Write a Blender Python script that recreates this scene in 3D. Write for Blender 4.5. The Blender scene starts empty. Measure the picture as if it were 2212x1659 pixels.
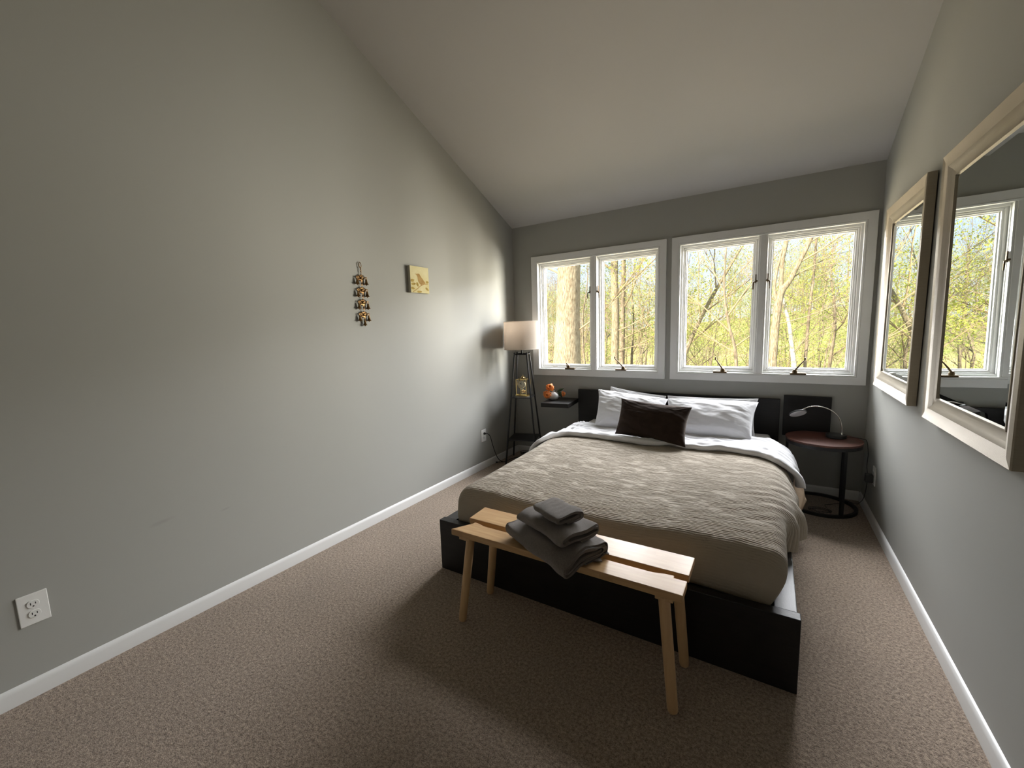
import bpy, math, random
import numpy as np
from mathutils import Vector, Matrix, Euler

D = bpy.data
SC = bpy.context.scene
COL = SC.collection
PI = math.pi

# ------------------------------------------------------------------ camera
CAM_R = Vector((0.85043858, 0.52519224, -0.0304522))
CAM_U = Vector((-0.04068213, 0.12336783, 0.99152677))
CAM_F = Vector((-0.52449899, 0.84199376, -0.1262827))
cam = D.cameras.new('camera')
cam.sensor_width = 36.0
cam.lens = 891.8 / 2212 * 36.0
cam.clip_start = 0.02
cam.clip_end = 600
camo = D.objects.new('camera', cam)
COL.objects.link(camo)
m = Matrix((CAM_R, CAM_U, -CAM_F)).transposed().to_4x4()
m.translation = Vector((2.3435, -3.856, 1.3322))
camo.matrix_world = m
SC.camera = camo

# ------------------------------------------------------------------ world, sun, exposure
SC.view_settings.view_transform = 'Standard'
SC.view_settings.look = 'None'
SC.view_settings.gamma = 1.0
SC.view_settings.use_curve_mapping = False
SC.view_settings.exposure = 0.27
SC.cycles.use_denoising = True
SC.cycles.max_bounces = 14
SC.cycles.diffuse_bounces = 9
SC.cycles.glossy_bounces = 4
SC.cycles.transparent_max_bounces = 16
SC.cycles.sample_clamp_indirect = 12.0
SC.cycles.caustics_reflective = False
SC.cycles.caustics_refractive = False

w = D.worlds.new('sky_world')
SC.world = w
w.use_nodes = True
nt = w.node_tree
nt.nodes.clear()
tc = nt.nodes.new('ShaderNodeTexCoord')
sep = nt.nodes.new('ShaderNodeSeparateXYZ')
nt.links.new(tc.outputs['Generated'], sep.inputs[0])
ramp = nt.nodes.new('ShaderNodeValToRGB')
ramp.color_ramp.interpolation = 'EASE'
SKY = [(0.00, (0.30, 0.26, 0.20, 1)), (0.48, (0.35, 0.32, 0.28, 1)), (0.51, (0.84, 0.92, 1.0, 1)),
       (0.56, (0.62, 0.80, 1.0, 1))]
cr = ramp.color_ramp
while len(cr.elements) < len(SKY):
    cr.elements.new(0.5)
for e, (p, c) in zip(cr.elements, SKY):
    e.position = p
    e.color = c
mr = nt.nodes.new('ShaderNodeMapRange')
mr.inputs['From Min'].default_value = -1
mr.inputs['From Max'].default_value = 1
nt.links.new(sep.outputs['Z'], mr.inputs['Value'])
nt.links.new(mr.outputs['Result'], ramp.inputs['Fac'])
bg = nt.nodes.new('ShaderNodeBackground')
nt.links.new(ramp.outputs['Color'], bg.inputs['Color'])
bg.inputs['Strength'].default_value = 1.3
wo = nt.nodes.new('ShaderNodeOutputWorld')
nt.links.new(bg.outputs[0], wo.inputs['Surface'])

sun = D.lights.new('sun', 'SUN')
sun.energy = 14
sun.angle = 0.02
sun.color = (1.0, 0.90, 0.70)
suno = D.objects.new('sun', sun)
COL.objects.link(suno)
# the sun stands behind the house, to the left: it lights the trees, not the room
suno.rotation_euler = Vector((0.45, 1.0, -0.75)).to_track_quat('-Z', 'Y').to_euler()
suno.location = (-4, -12, 14)

# area lights added outside the windows, out of view, to brighten the room
def fill_panel(name, loc, target, sx, sy, power, color):
    l = D.lights.new(name, 'AREA')
    l.shape = 'RECTANGLE'; l.size = sx; l.size_y = sy
    l.energy = power; l.color = color
    o = D.objects.new(name, l); COL.objects.link(o)
    o.location = loc
    o.rotation_euler = (Vector(target) - Vector(loc)).to_track_quat('-Z', 'Y').to_euler()
    return o
fill_panel('sky_fill', (2.4, 3.2, 3.75), (1.6, 0, 1.5), 6.0, 2.6, 1900, (0.97, 0.98, 1.0))  # added cool panel above the sight line, standing in for bright sky
fill_panel('slope_fill', (1.6, 3.2, -0.75), (1.6, 0, 1.5), 7.0, 2.6, 420, (1.0, 0.84, 0.60))  # added warm panel below the sight line, standing in for ground bounce
fill_panel('side_fill', (5.1, 3.2, 1.35), (0.2, -3.2, 1.3), 2.2, 3.2, 900, (1.0, 0.95, 0.83))  # added panel off to the right, lifts the dark band on the left wall
fill_panel('side_fill', (-3.6, 3.0, 1.9), (2.6, -2.0, 1.3), 3.0, 2.8, 60, (1.0, 0.97, 0.92))  # weak added panel off to the left, aimed at the right wall

# ------------------------------------------------------------------ materials
def newmat(name):
    mt = D.materials.new(name)
    mt.use_nodes = True
    return mt, mt.node_tree, mt.node_tree.nodes['Principled BSDF']

def link(nt, a, b):
    nt.links.new(a, b)

def noise_node(nt, scale, detail=4, rough=0.55, coord='Object', vec=None, dist=0.0):
    n = nt.nodes.new('ShaderNodeTexNoise')
    n.inputs['Scale'].default_value = scale
    n.inputs['Detail'].default_value = detail
    n.inputs['Roughness'].default_value = rough
    n.inputs['Distortion'].default_value = dist
    if vec is None:
        t = nt.nodes.new('ShaderNodeTexCoord')
        vec = t.outputs[coord]
    nt.links.new(vec, n.inputs['Vector'])
    return n

def mapping(nt, scale=(1, 1, 1), rot=(0, 0, 0), coord='Object'):
    t = nt.nodes.new('ShaderNodeTexCoord')
    mp = nt.nodes.new('ShaderNodeMapping')
    mp.inputs['Scale'].default_value = scale
    mp.inputs['Rotation'].default_value = rot
    nt.links.new(t.outputs[coord], mp.inputs['Vector'])
    return mp.outputs[0]

def mix_col(nt, fac, a, b):
    mx = nt.nodes.new('ShaderNodeMix')
    mx.data_type = 'RGBA'
    for s, v in ((6, a), (7, b)):
        if hasattr(v, 'default_value') or hasattr(v, 'is_linked'):
            nt.links.new(v, mx.inputs[s])
        else:
            mx.inputs[s].default_value = (*v, 1) if len(v) == 3 else v
    if hasattr(fac, 'is_linked'):
        nt.links.new(fac, mx.inputs[0])
    else:
        mx.inputs[0].default_value = fac
    return mx.outputs[2]

def bump(nt, bsdf, height, strength=0.3, dist=0.01):
    b = nt.nodes.new('ShaderNodeBump')
    b.inputs['Strength'].default_value = strength
    b.inputs['Distance'].default_value = dist
    nt.links.new(height, b.inputs['Height'])
    nt.links.new(b.outputs[0], bsdf.inputs['Normal'])
    return b

def mat(name, col, rough=0.6, metal=0.0, spec=0.5, var=0.0, vscale=8.0, bscale=0.0, bstr=0.2, bdist=0.002,
        stretch=(1, 1, 1), coat=0.0, sheen=0.0, col2=None):
    mt, nt, b = newmat(name)
    b.inputs['Base Color'].default_value = (*col, 1)
    b.inputs['Roughness'].default_value = rough
    b.inputs['Metallic'].default_value = metal
    b.inputs['Specular IOR Level'].default_value = spec
    b.inputs['Coat Weight'].default_value = coat
    b.inputs['Sheen Weight'].default_value = sheen
    if var > 0 or col2:
        n = noise_node(nt, vscale, 5, 0.6, vec=mapping(nt, stretch))
        c2 = col2 or tuple(max(0, c * (1 - var)) for c in col)
        r = nt.nodes.new('ShaderNodeMapRange')
        r.inputs['From Min'].default_value = 0.35
        r.inputs['From Max'].default_value = 0.65
        link(nt, n.outputs['Fac'], r.inputs['Value'])
        link(nt, mix_col(nt, r.outputs[0], col, c2), b.inputs['Base Color'])
    if bscale > 0:
        n2 = noise_node(nt, bscale, 5, 0.6, vec=mapping(nt, stretch))
        bump(nt, b, n2.outputs['Fac'], bstr, bdist)
    return mt

M = {}
M['wall'] = mat('wall_paint', (0.350, 0.350, 0.325), 0.62, spec=0.35, bscale=220, bstr=0.10, bdist=0.001)
M['ceil'] = mat('ceiling_paint', (0.45, 0.44, 0.43), 0.85, spec=0.2, bscale=160, bstr=0.08, bdist=0.001)
M['trim'] = mat('trim_paint', (0.72, 0.72, 0.71), 0.38, spec=0.45, bscale=90, bstr=0.04, bdist=0.001)
# left wall: same paint with two faint scuff marks
mt = M['wall'].copy(); mt.name = 'wall_paint_scuffed'
nt = mt.node_tree; b = nt.nodes['Principled BSDF']
acc = None
for (sy, sz, ay, az) in ((-3.18, 0.511, 0.060, 0.012), (-2.92, 0.471, 0.028, 0.007)):
    tcn = nt.nodes.new('ShaderNodeTexCoord'); mp = nt.nodes.new('ShaderNodeMapping'); mp.vector_type = 'TEXTURE'
    mp.inputs['Location'].default_value = (0, sy, sz); mp.inputs['Rotation'].default_value = (0.12, 0, 0); mp.inputs['Scale'].default_value = (10, ay, az)
    ln = nt.nodes.new('ShaderNodeVectorMath'); ln.operation = 'LENGTH'
    link(nt, tcn.outputs['Object'], mp.inputs['Vector']); link(nt, mp.outputs[0], ln.inputs[0])
    r = nt.nodes.new('ShaderNodeMapRange'); r.inputs['From Min'].default_value = 1.0; r.inputs['From Max'].default_value = 0.2; r.inputs['To Max'].default_value = 0.16
    link(nt, ln.outputs['Value'], r.inputs['Value'])
    if acc is None: acc = r.outputs[0]
    else:
        ad = nt.nodes.new('ShaderNodeMath'); ad.operation = 'ADD'; link(nt, acc, ad.inputs[0]); link(nt, r.outputs[0], ad.inputs[1]); acc = ad.outputs[0]
link(nt, mix_col(nt, acc, tuple(b.inputs['Base Color'].default_value)[:3], (0.12, 0.12, 0.11)), b.inputs['Base Color'])
M['wall_scuffed'] = mt
M['plastic'] = mat('white_plastic', (0.74, 0.74, 0.72), 0.35)
M['slot'] = mat('slot_dark', (0.01, 0.01, 0.01), 0.6)
M['blackmetal'] = mat('black_metal', (0.012, 0.012, 0.013), 0.45, spec=0.5, bscale=60, bstr=0.05)
M['bronze'] = mat('dark_bronze', (0.10, 0.065, 0.03), 0.38, metal=0.7)
M['rail_plate'] = mat('tan_plate', (0.30, 0.22, 0.10), 0.5)
M['cord'] = mat('black_cord', (0.012, 0.012, 0.012), 0.5)
M['brass'] = mat('polished_brass', (0.86, 0.66, 0.30), 0.16, metal=1.0)
M['antique'] = mat('antique_brass', (0.34, 0.20, 0.085), 0.36, metal=0.9, col2=(0.10, 0.055, 0.02), vscale=60, bscale=120, bstr=0.5)
M['dial'] = mat('clock_dial', (0.62, 0.56, 0.40), 0.45)
M['ink'] = mat('black_ink', (0.01, 0.01, 0.01), 0.5)
M['nickel'] = mat('brushed_nickel', (0.62, 0.60, 0.56), 0.25, metal=1.0)
M['diffuser'] = mat('frosted_plastic', (0.70, 0.69, 0.70), 0.45)
M['vase'] = mat('white_ceramic', (0.72, 0.72, 0.74), 0.12, coat=0.6)
M['petal'] = mat('orange_petal', (0.85, 0.27, 0.03), 0.6, col2=(0.70, 0.13, 0.015), vscale=35)
M['petal2'] = mat('red_orange_petal', (0.66, 0.14, 0.025), 0.6, col2=(0.85, 0.33, 0.08), vscale=45)
M['leaf'] = mat('dark_leaf', (0.025, 0.05, 0.018), 0.5)
M['core'] = mat('flower_core', (0.10, 0.05, 0.01), 0.8)
M['linen_white'] = mat('white_cotton', (0.62, 0.62, 0.64), 0.85, spec=0.15, bscale=420, bstr=0.15, bdist=0.0008, sheen=0.2)
M['sheet'] = M['linen_white']
M['flap'] = mat('tan_lining', (0.34, 0.25, 0.17), 0.9, spec=0.1, var=0.15, vscale=30)
M['velvet'] = mat('brown_velvet', (0.024, 0.015, 0.011), 0.8, spec=0.1, sheen=0.25, var=0.3, vscale=14)
M['towel'] = mat('grey_terry', (0.18, 0.152, 0.136), 0.95, spec=0.05, bscale=500, bstr=0.9, bdist=0.003, sheen=0.4, var=0.25, vscale=160)
M['mattress'] = mat('mattress_ticking', (0.75, 0.75, 0.76), 0.85)
M['canvas_side'] = mat('canvas_edge', (0.45, 0.43, 0.36), 0.8)

# velvet and towels: soft sheen tint
M['velvet'].node_tree.nodes['Principled BSDF'].inputs['Sheen Tint'].default_value = (0.30, 0.22, 0.17, 1)

def wood_mat(name, c1, c2, rough, scale=3.0, stretch=(1, 12, 12), coat=0.0, blocks=None, bstr=0.1, spec=0.5):
    mt, nt, b = newmat(name)
    v = mapping(nt, stretch)
    n = noise_node(nt, scale, 8, 0.6, vec=v, dist=0.6)
    r = nt.nodes.new('ShaderNodeMapRange')
    r.inputs['From Min'].default_value = 0.3
    r.inputs['From Max'].default_value = 0.7
    link(nt, n.outputs['Fac'], r.inputs['Value'])
    c = mix_col(nt, r.outputs[0], c1, c2)
    if blocks:
        # glued staves: a Voronoi cell colour per stave
        vv = mapping(nt, blocks)
        vo = nt.nodes.new('ShaderNodeTexVoronoi')
        vo.distance = 'CHEBYCHEV'
        vo.inputs['Scale'].default_value = 1.0
        link(nt, vv, vo.inputs['Vector'])
        sp = nt.nodes.new('ShaderNodeSeparateColor')
        link(nt, vo.outputs['Color'], sp.inputs[0])
        r2 = nt.nodes.new('ShaderNodeMapRange')
        r2.inputs['To Min'].default_value = 0.0
        r2.inputs['To Max'].default_value = 0.55
        link(nt, sp.outputs[0], r2.inputs['Value'])
        c = mix_col(nt, r2.outputs[0], c, tuple(x * 0.80 for x in c2))
    link(nt, c, b.inputs['Base Color'])
    b.inputs['Roughness'].default_value = rough
    b.inputs['Coat Weight'].default_value = coat
    b.inputs['Coat Roughness'].default_value = 0.15
    b.inputs['Specular IOR Level'].default_value = spec
    n2 = noise_node(nt, scale * 6, 6, 0.6, vec=v)
    bump(nt, b, n2.outputs['Fac'], bstr, 0.001)
    return mt

M['birch'] = wood_mat('birch_planks', (0.56, 0.37, 0.19), (0.42, 0.25, 0.115), 0.36, 4, (1, 10, 10), blocks=(3.3, 22, 22), coat=0.0, spec=0.28)
M['birch_leg'] = wood_mat('birch_legs', (0.56, 0.37, 0.19), (0.47, 0.29, 0.14), 0.5, 4, (10, 10, 1))
M['blackwood'] = wood_mat('black_brown_veneer', (0.006, 0.0055, 0.0055), (0.012, 0.010, 0.009), 0.46, 5, (14, 1.2, 14), bstr=0.35)
M['blackwood_x'] = wood_mat('black_brown_veneer_cross', (0.006, 0.0055, 0.0055), (0.012, 0.010, 0.009), 0.46, 5, (1.2, 14, 14), bstr=0.35, spec=0.3)
M['tablewood'] = wood_mat('reddish_brown_planks', (0.20, 0.075, 0.048), (0.045, 0.015, 0.011), 0.38, 4, (1.2, 18, 18), blocks=(0.9, 9, 1), coat=0.1)

# carpet
mt, nt, b = newmat('beige_carpet')
n1 = noise_node(nt, 260, 3, 0.7)
n2 = noise_node(nt, 90, 4, 0.65)
n3 = noise_node(nt, 2.2, 4, 0.6)
ma = nt.nodes.new('ShaderNodeMath'); ma.operation = 'ADD'
link(nt, n1.outputs['Fac'], ma.inputs[0]); link(nt, n2.outputs['Fac'], ma.inputs[1])
r = nt.nodes.new('ShaderNodeMapRange')
r.inputs['From Min'].default_value = 0.78
r.inputs['From Max'].default_value = 1.22
link(nt, ma.outputs[0], r.inputs['Value'])
c1 = mix_col(nt, r.outputs[0], (0.120, 0.086, 0.062), (0.58, 0.455, 0.35))
r3 = nt.nodes.new('ShaderNodeMapRange')
r3.inputs['From Min'].default_value = 0.35; r3.inputs['From Max'].default_value = 0.7
r3.inputs['To Max'].default_value = 0.22
link(nt, n3.outputs['Fac'], r3.inputs['Value'])
link(nt, mix_col(nt, r3.outputs[0], c1, (0.17, 0.135, 0.11)), b.inputs['Base Color'])
b.inputs['Roughness'].default_value = 0.95
b.inputs['Specular IOR Level'].default_value = 0.1
b.inputs['Sheen Weight'].default_value = 0.25
bump(nt, b, ma.outputs[0], 0.9, 0.006)
M['carpet'] = mt

# lamp shade linen: fine crossed threads
mt, nt, b = newmat('linen_shade')
wv = []
for sc_, st_ in ((1.0, (1400, 1400, 60)), (1.0, (60, 60, 1400))):
    n = noise_node(nt, 1.0, 2, 0.6, vec=mapping(nt, st_))
    wv.append(n.outputs['Fac'])
ma = nt.nodes.new('ShaderNodeMath'); ma.operation = 'ADD'
link(nt, wv[0], ma.inputs[0]); link(nt, wv[1], ma.inputs[1])
r = nt.nodes.new('ShaderNodeMapRange')
r.inputs['From Min'].default_value = 0.7; r.inputs['From Max'].default_value = 1.3
link(nt, ma.outputs[0], r.inputs['Value'])
link(nt, mix_col(nt, r.outputs[0], (0.66, 0.61, 0.56), (0.82, 0.78, 0.73)), b.inputs['Base Color'])
b.inputs['Roughness'].default_value = 0.9
tr = nt.nodes.new('ShaderNodeBsdfTranslucent')
tr.inputs['Color'].default_value = (0.75, 0.66, 0.56, 1)
ms = nt.nodes.new('ShaderNodeMixShader')
ms.inputs[0].default_value = 0.5
out = nt.nodes['Material Output']
link(nt, b.outputs[0], ms.inputs[1]); link(nt, tr.outputs[0], ms.inputs[2])
link(nt, ms.outputs[0], out.inputs['Surface'])
M['shade'] = mt

# window glass and clock glass
def glass_mat(name, fac):
    mt, nt, b = newmat(name)
    nt.nodes.remove(b)
    t = nt.nodes.new('ShaderNodeBsdfTransparent')
    g = nt.nodes.new('ShaderNodeBsdfGlossy')
    g.inputs['Roughness'].default_value = 0.02
    ms = nt.nodes.new('ShaderNodeMixShader')
    lw = nt.nodes.new('ShaderNodeLayerWeight')
    pw = nt.nodes.new('ShaderNodeMath'); pw.operation = 'POWER'; pw.inputs[1].default_value = 5
    ml = nt.nodes.new('ShaderNodeMath'); ml.operation = 'MULTIPLY_ADD'; ml.inputs[1].default_value = 0.8; ml.inputs[2].default_value = fac
    link(nt, lw.outputs['Facing'], pw.inputs[0]); link(nt, pw.outputs[0], ml.inputs[0])
    link(nt, ml.outputs[0], ms.inputs[0])
    link(nt, t.outputs[0], ms.inputs[1]); link(nt, g.outputs[0], ms.inputs[2])
    link(nt, ms.outputs[0], nt.nodes['Material Output'].inputs['Surface'])
    return mt
M['glass'] = glass_mat('clear_glass', 0.03)

mt, nt, b = newmat('mirror_glass')
b.inputs['Base Color'].default_value = (0.80, 0.84, 0.82, 1)
b.inputs['Metallic'].default_value = 1.0
b.inputs['Roughness'].default_value = 0.0
M['mirror'] = mt

# silver-champagne frame, smooth and with fine level grooves
def frame_mat(name, grooved):
    mt, nt, b = newmat(name)
    b.inputs['Base Color'].default_value = (0.40, 0.35, 0.28, 1)
    b.inputs['Metallic'].default_value = 0.55
    b.inputs['Roughness'].default_value = 0.5
    if grooved:
        t = nt.nodes.new('ShaderNodeTexCoord')
        wv = nt.nodes.new('ShaderNodeTexWave')
        wv.bands_direction = 'Z'
        wv.inputs['Scale'].default_value = 1 / 0.0015 * 2 * PI / 20 / 1.0
        wv.inputs['Distortion'].default_value = 0.0
        link(nt, t.outputs['Object'], wv.inputs['Vector'])
        bump(nt, b, wv.outputs['Fac'], 1.0, 0.0012)
        r = nt.nodes.new('ShaderNodeMapRange')
        r.inputs['To Min'].default_value = 0.0
        link(nt, wv.outputs['Fac'], r.inputs['Value'])
        link(nt, mix_col(nt, r.outputs[0], (0.16, 0.13, 0.095), (0.62, 0.56, 0.46)), b.inputs['Base Color'])
    else:
        n = noise_node(nt, 12, 4, 0.6, vec=mapping(nt, (1, 1, 14)))
        link(nt, mix_col(nt, n.outputs['Fac'], (0.30, 0.26, 0.20), (0.38, 0.335, 0.27)), b.inputs['Base Color'])
    return mt
M['frame'] = frame_mat('silver_frame', False)
M['frame_reed'] = frame_mat('silver_frame_grooves', True)

# quilt
mt, nt, b = newmat('crinkled_quilt')
n1 = noise_node(nt, 3.0, 4, 0.6)
n2 = noise_node(nt, 26, 4, 0.65, vec=mapping(nt, (1, 4, 1)))
c = mix_col(nt, n1.outputs['Fac'], (0.33, 0.284, 0.225), (0.385, 0.337, 0.272))
r = nt.nodes.new('ShaderNodeMapRange'); r.inputs['To Max'].default_value = 0.35
link(nt, n2.outputs['Fac'], r.inputs['Value'])
c = mix_col(nt, r.outputs[0], c, (0.25, 0.21, 0.165))
link(nt, c, b.inputs['Base Color'])
b.inputs['Roughness'].default_value = 0.9
b.inputs['Specular IOR Level'].default_value = 0.12
b.inputs['Sheen Weight'].default_value = 0.2
n3 = noise_node(nt, 60, 5, 0.7, vec=mapping(nt, (0.45, 2.6, 1)))
bump(nt, b, n3.outputs['Fac'], 0.6, 0.004)
M['quilt'] = mt

# exterior
M['bark'] = mat('ridged_bark', (0.47, 0.40, 0.29), 0.95, spec=0.1, col2=(0.17, 0.13, 0.085), vscale=30, bscale=26, bstr=1.0, bdist=0.04, stretch=(1.6, 1.6, 0.26))
M['bark_grey'] = mat('grey_bark', (0.33, 0.27, 0.20), 0.95, spec=0.1, col2=(0.14, 0.11, 0.08), vscale=6, stretch=(2, 2, 0.6))
M['bark_pale'] = mat('pale_bark', (0.60, 0.56, 0.48), 0.9, spec=0.1, col2=(0.30, 0.26, 0.20), vscale=7, stretch=(1, 1, 2.5))
M['twig'] = mat('brown_twig', (0.34, 0.26, 0.17), 0.95, spec=0.05)
def leafmat(name, c1, c2):
    mt = mat(name, c1, 0.8, spec=0.1, col2=c2, vscale=0.9)
    nt = mt.node_tree
    b = nt.nodes['Principled BSDF']
    tr = nt.nodes.new('ShaderNodeBsdfTranslucent')
    tr.inputs['Color'].default_value = (*c1, 1)
    ms = nt.nodes.new('ShaderNodeMixShader')
    ms.inputs[0].default_value = 0.35
    link(nt, b.outputs[0], ms.inputs[1]); link(nt, tr.outputs[0], ms.inputs[2])
    link(nt, ms.outputs[0], nt.nodes['Material Output'].inputs['Surface'])
    return mt
M['leaf_y'] = leafmat('spring_leaves_yellow', (0.50, 0.50, 0.12), (0.34, 0.38, 0.08))
M['leaf_g'] = leafmat('spring_leaves_green', (0.26, 0.36, 0.09), (0.36, 0.42, 0.12))
M['leaf_t'] = leafmat('tan_buds', (0.52, 0.38, 0.20), (0.45, 0.36, 0.16))
M['leaf_p'] = leafmat('pink_buds', (0.52, 0.34, 0.30), (0.45, 0.36, 0.22))
M['ground'] = mat('leaf_litter', (0.42, 0.33, 0.19), 0.95, spec=0.05, col2=(0.30, 0.33, 0.12), vscale=0.35)

# ------------------------------------------------------------------ mesh building
class MB:
    def __init__(s):
        s.v = []; s.f = []; s.m = []
    def add(s, vs, fs, mi=0):
        b = len(s.v)
        s.v.extend([tuple(v) for v in vs])
        for f in fs:
            s.f.append(tuple(b + i for i in f)); s.m.append(mi)
        return s
    def box(s, a, c, mi=0, T=None):
        x0, y0, z0 = a; x1, y1, z1 = c
        vs = [(x0, y0, z0), (x1, y0, z0), (x1, y1, z0), (x0, y1, z0), (x0, y0, z1), (x1, y0, z1), (x1, y1, z1), (x0, y1, z1)]
        if T is not None:
            vs = [T @ Vector(v) for v in vs]
        return s.add(vs, [(0, 3, 2, 1), (4, 5, 6, 7), (0, 1, 5, 4), (1, 2, 6, 5), (2, 3, 7, 6), (3, 0, 4, 7)], mi)
    def prism(s, poly, z0, z1, mi=0, T=None):
        n = len(poly)
        vs = [(x, y, z0) for x, y in poly] + [(x, y, z1) for x, y in poly]
        if T is not None:
            vs = [T @ Vector(v) for v in vs]
        fs = [tuple(range(n - 1, -1, -1)), tuple(range(n, 2 * n))] + [(i, (i + 1) % n, n + (i + 1) % n, n + i) for i in range(n)]
        return s.add(vs, fs, mi)
    def tube(s, path, r, n=10, mi=0, closed=False, caps=True):
        P = [Vector(p) for p in path]
        R = r if isinstance(r, (list, tuple)) else [r] * len(P)
        k = len(P)
        vs = []
        prev = None
        for i in range(k):
            if closed:
                t = (P[(i + 1) % k] - P[i - 1]).normalized()
            else:
                t = (P[min(i + 1, k - 1)] - P[max(i - 1, 0)]).normalized()
            if prev is None:
                a = Vector((0, 0, 1)) if abs(t.z) < 0.9 else Vector((1, 0, 0))
                u = t.cross(a).normalized()
            else:
                u = (prev - t * prev.dot(t)).normalized()
            prev = u
            v = t.cross(u)
            for j in range(n):
                an = 2 * PI * j / n
                vs.append(P[i] + (u * math.cos(an) + v * math.sin(an)) * R[i])
        fs = []
        for i in range(k if closed else k - 1):
            for j in range(n):
                a = i * n + j; b2 = i * n + (j + 1) % n
                c = ((i + 1) % k) * n + (j + 1) % n; d = ((i + 1) % k) * n + j
                fs.append((a, b2, c, d))
        if caps and not closed:
            fs.append(tuple(range(n - 1, -1, -1)))
            fs.append(tuple((k - 1) * n + j for j in range(n)))
        return s.add(vs, fs, mi)
    def lathe(s, prof, n=32, T=None, mi=0):
        vs = []; fs = []
        k = len(prof)
        for r, z in prof:
            for j in range(n):
                a = 2 * PI * j / n
                vs.append(Vector((r * math.cos(a), r * math.sin(a), z)))
        if T is not None:
            vs = [T @ v for v in vs]
        for i in range(k - 1):
            for j in range(n):
                fs.append((i * n + j, i * n + (j + 1) % n, (i + 1) * n + (j + 1) % n, (i + 1) * n + j))
        if prof[0][0] > 1e-6:
            fs.append(tuple(range(n - 1, -1, -1)))
        if prof[-1][0] > 1e-6:
            fs.append(tuple((k - 1) * n + j for j in range(n)))
        return s.add(vs, fs, mi)
    def ball(s, c, r, n=12, mi=0, sc=(1, 1, 1)):
        prof = [(max(1e-7, r * math.sin(PI * i / (n // 2))), -r * math.cos(PI * i / (n // 2))) for i in range(n // 2 + 1)]
        return s.lathe(prof, n, Matrix.Translation(c) @ Matrix.Diagonal((*sc, 1)), mi)
    def build(s, name, mats, parent=None, at=None, smooth=None, bevel=0.0, seg=2):
        me = D.meshes.new(name)
        org = Vector((0, 0, 0))
        if parent is not None:
            p = parent
            while p is not None:
                org += p.location; p = p.parent
        elif at is not None:
            org = Vector(at)
        A = np.array([tuple(v) for v in s.v], dtype=float) - np.array(org)
        me.from_pydata(A.tolist(), [], s.f)
        if not isinstance(mats, (list, tuple)):
            mats = [mats]
        for q in mats:
            me.materials.append(q)
        if len(mats) > 1:
            me.polygons.foreach_set('material_index', s.m)
        me.update()
        if smooth is not None:
            me.polygons.foreach_set('use_smooth', [True] * len(me.polygons))
            me.set_sharp_from_angle(angle=math.radians(smooth))
        o = D.objects.new(name, me)
        COL.objects.link(o)
        if parent is not None:
            o.parent = parent
        else:
            o.location = org
        if bevel > 0:
            bv = o.modifiers.new('bevel', 'BEVEL')
            bv.width = bevel; bv.segments = seg; bv.limit_method = 'ANGLE'; bv.angle_limit = math.radians(40)
        return o

def grid_mesh(name, X, Y, Z, mats, parent=None, at=(0, 0, 0), smooth=60, wrap=False):
    """X, Y, Z: 2-D arrays of world coordinates"""
    n, k = X.shape
    mb = MB()
    V = np.stack([X, Y, Z], -1).reshape(-1, 3)
    org = Vector(at)
    if parent is not None:
        org = Vector((0, 0, 0)); p = parent
        while p is not None:
            org += p.location; p = p.parent
    idx = np.arange(n * k).reshape(n, k)
    if wrap:
        idx = np.concatenate([idx, idx[:, :1]], 1)
    q = np.stack([idx[:-1, :-1], idx[:-1, 1:], idx[1:, 1:], idx[1:, :-1]], -1).reshape(-1, 4)
    me = D.meshes.new(name)
    me.vertices.add(len(V)); me.vertices.foreach_set('co', (V - np.array(org)).astype(np.float32).ravel())
    me.loops.add(q.size); me.loops.foreach_set('vertex_index', q.ravel().astype(np.int32))
    me.polygons.add(len(q)); me.polygons.foreach_set('loop_start', (np.arange(len(q)) * 4).astype(np.int32))
    me.update(calc_edges=True); me.validate()
    me.polygons.foreach_set('use_smooth', [True] * len(me.polygons))
    me.materials.append(mats)
    o = D.objects.new(name, me)
    COL.objects.link(o)
    if parent is not None:
        o.parent = parent
    else:
        o.location = org
    return o

def tag(o, label=None, cat=None, group=None, kind=None):
    if label: o['label'] = label
    if cat: o['category'] = cat
    if group: o['group'] = group
    if kind: o['kind'] = kind
    return o

def empty(name, loc, label=None, cat=None, group=None, kind=None):
    o = D.objects.new(name, None)
    o.empty_display_size = 0.05
    o.location = loc
    COL.objects.link(o)
    return tag(o, label, cat, group, kind)

def copy_tree(o, parent=None):
    c = o.copy(); COL.objects.link(c)
    if parent is not None:
        c.parent = parent
    for ch in list(o.children):
        copy_tree(ch, c)
    return c

# value noise
def vnoise(x, y, seed=0):
    xi = np.floor(x).astype(np.int64); yi = np.floor(y).astype(np.int64)
    xf = x - xi; yf = y - yi
    u = xf * xf * (3 - 2 * xf); v = yf * yf * (3 - 2 * yf)
    def h(a, b):
        n = (a * 374761393 + b * 668265263 + seed * 1442695041) & 0xffffffff
        n = ((n ^ (n >> 13)) * 1274126177) & 0xffffffff
        return ((n ^ (n >> 16)) & 0xffff) / 65535.0
    return (h(xi, yi) * (1 - u) + h(xi + 1, yi) * u) * (1 - v) + (h(xi, yi + 1) * (1 - u) + h(xi + 1, yi + 1) * u) * v
def fbm(x, y, seed=0, oct=4):
    s = 0; a = 0.5
    for i in range(oct):
        s = s + a * (vnoise(x, y, seed + i) - 0.5); x = x * 2.03; y = y * 2.03; a *= 0.5
    return s
def smooth01(t):
    t = np.clip(t, 0, 1)
    return t * t * (3 - 2 * t)

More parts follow.
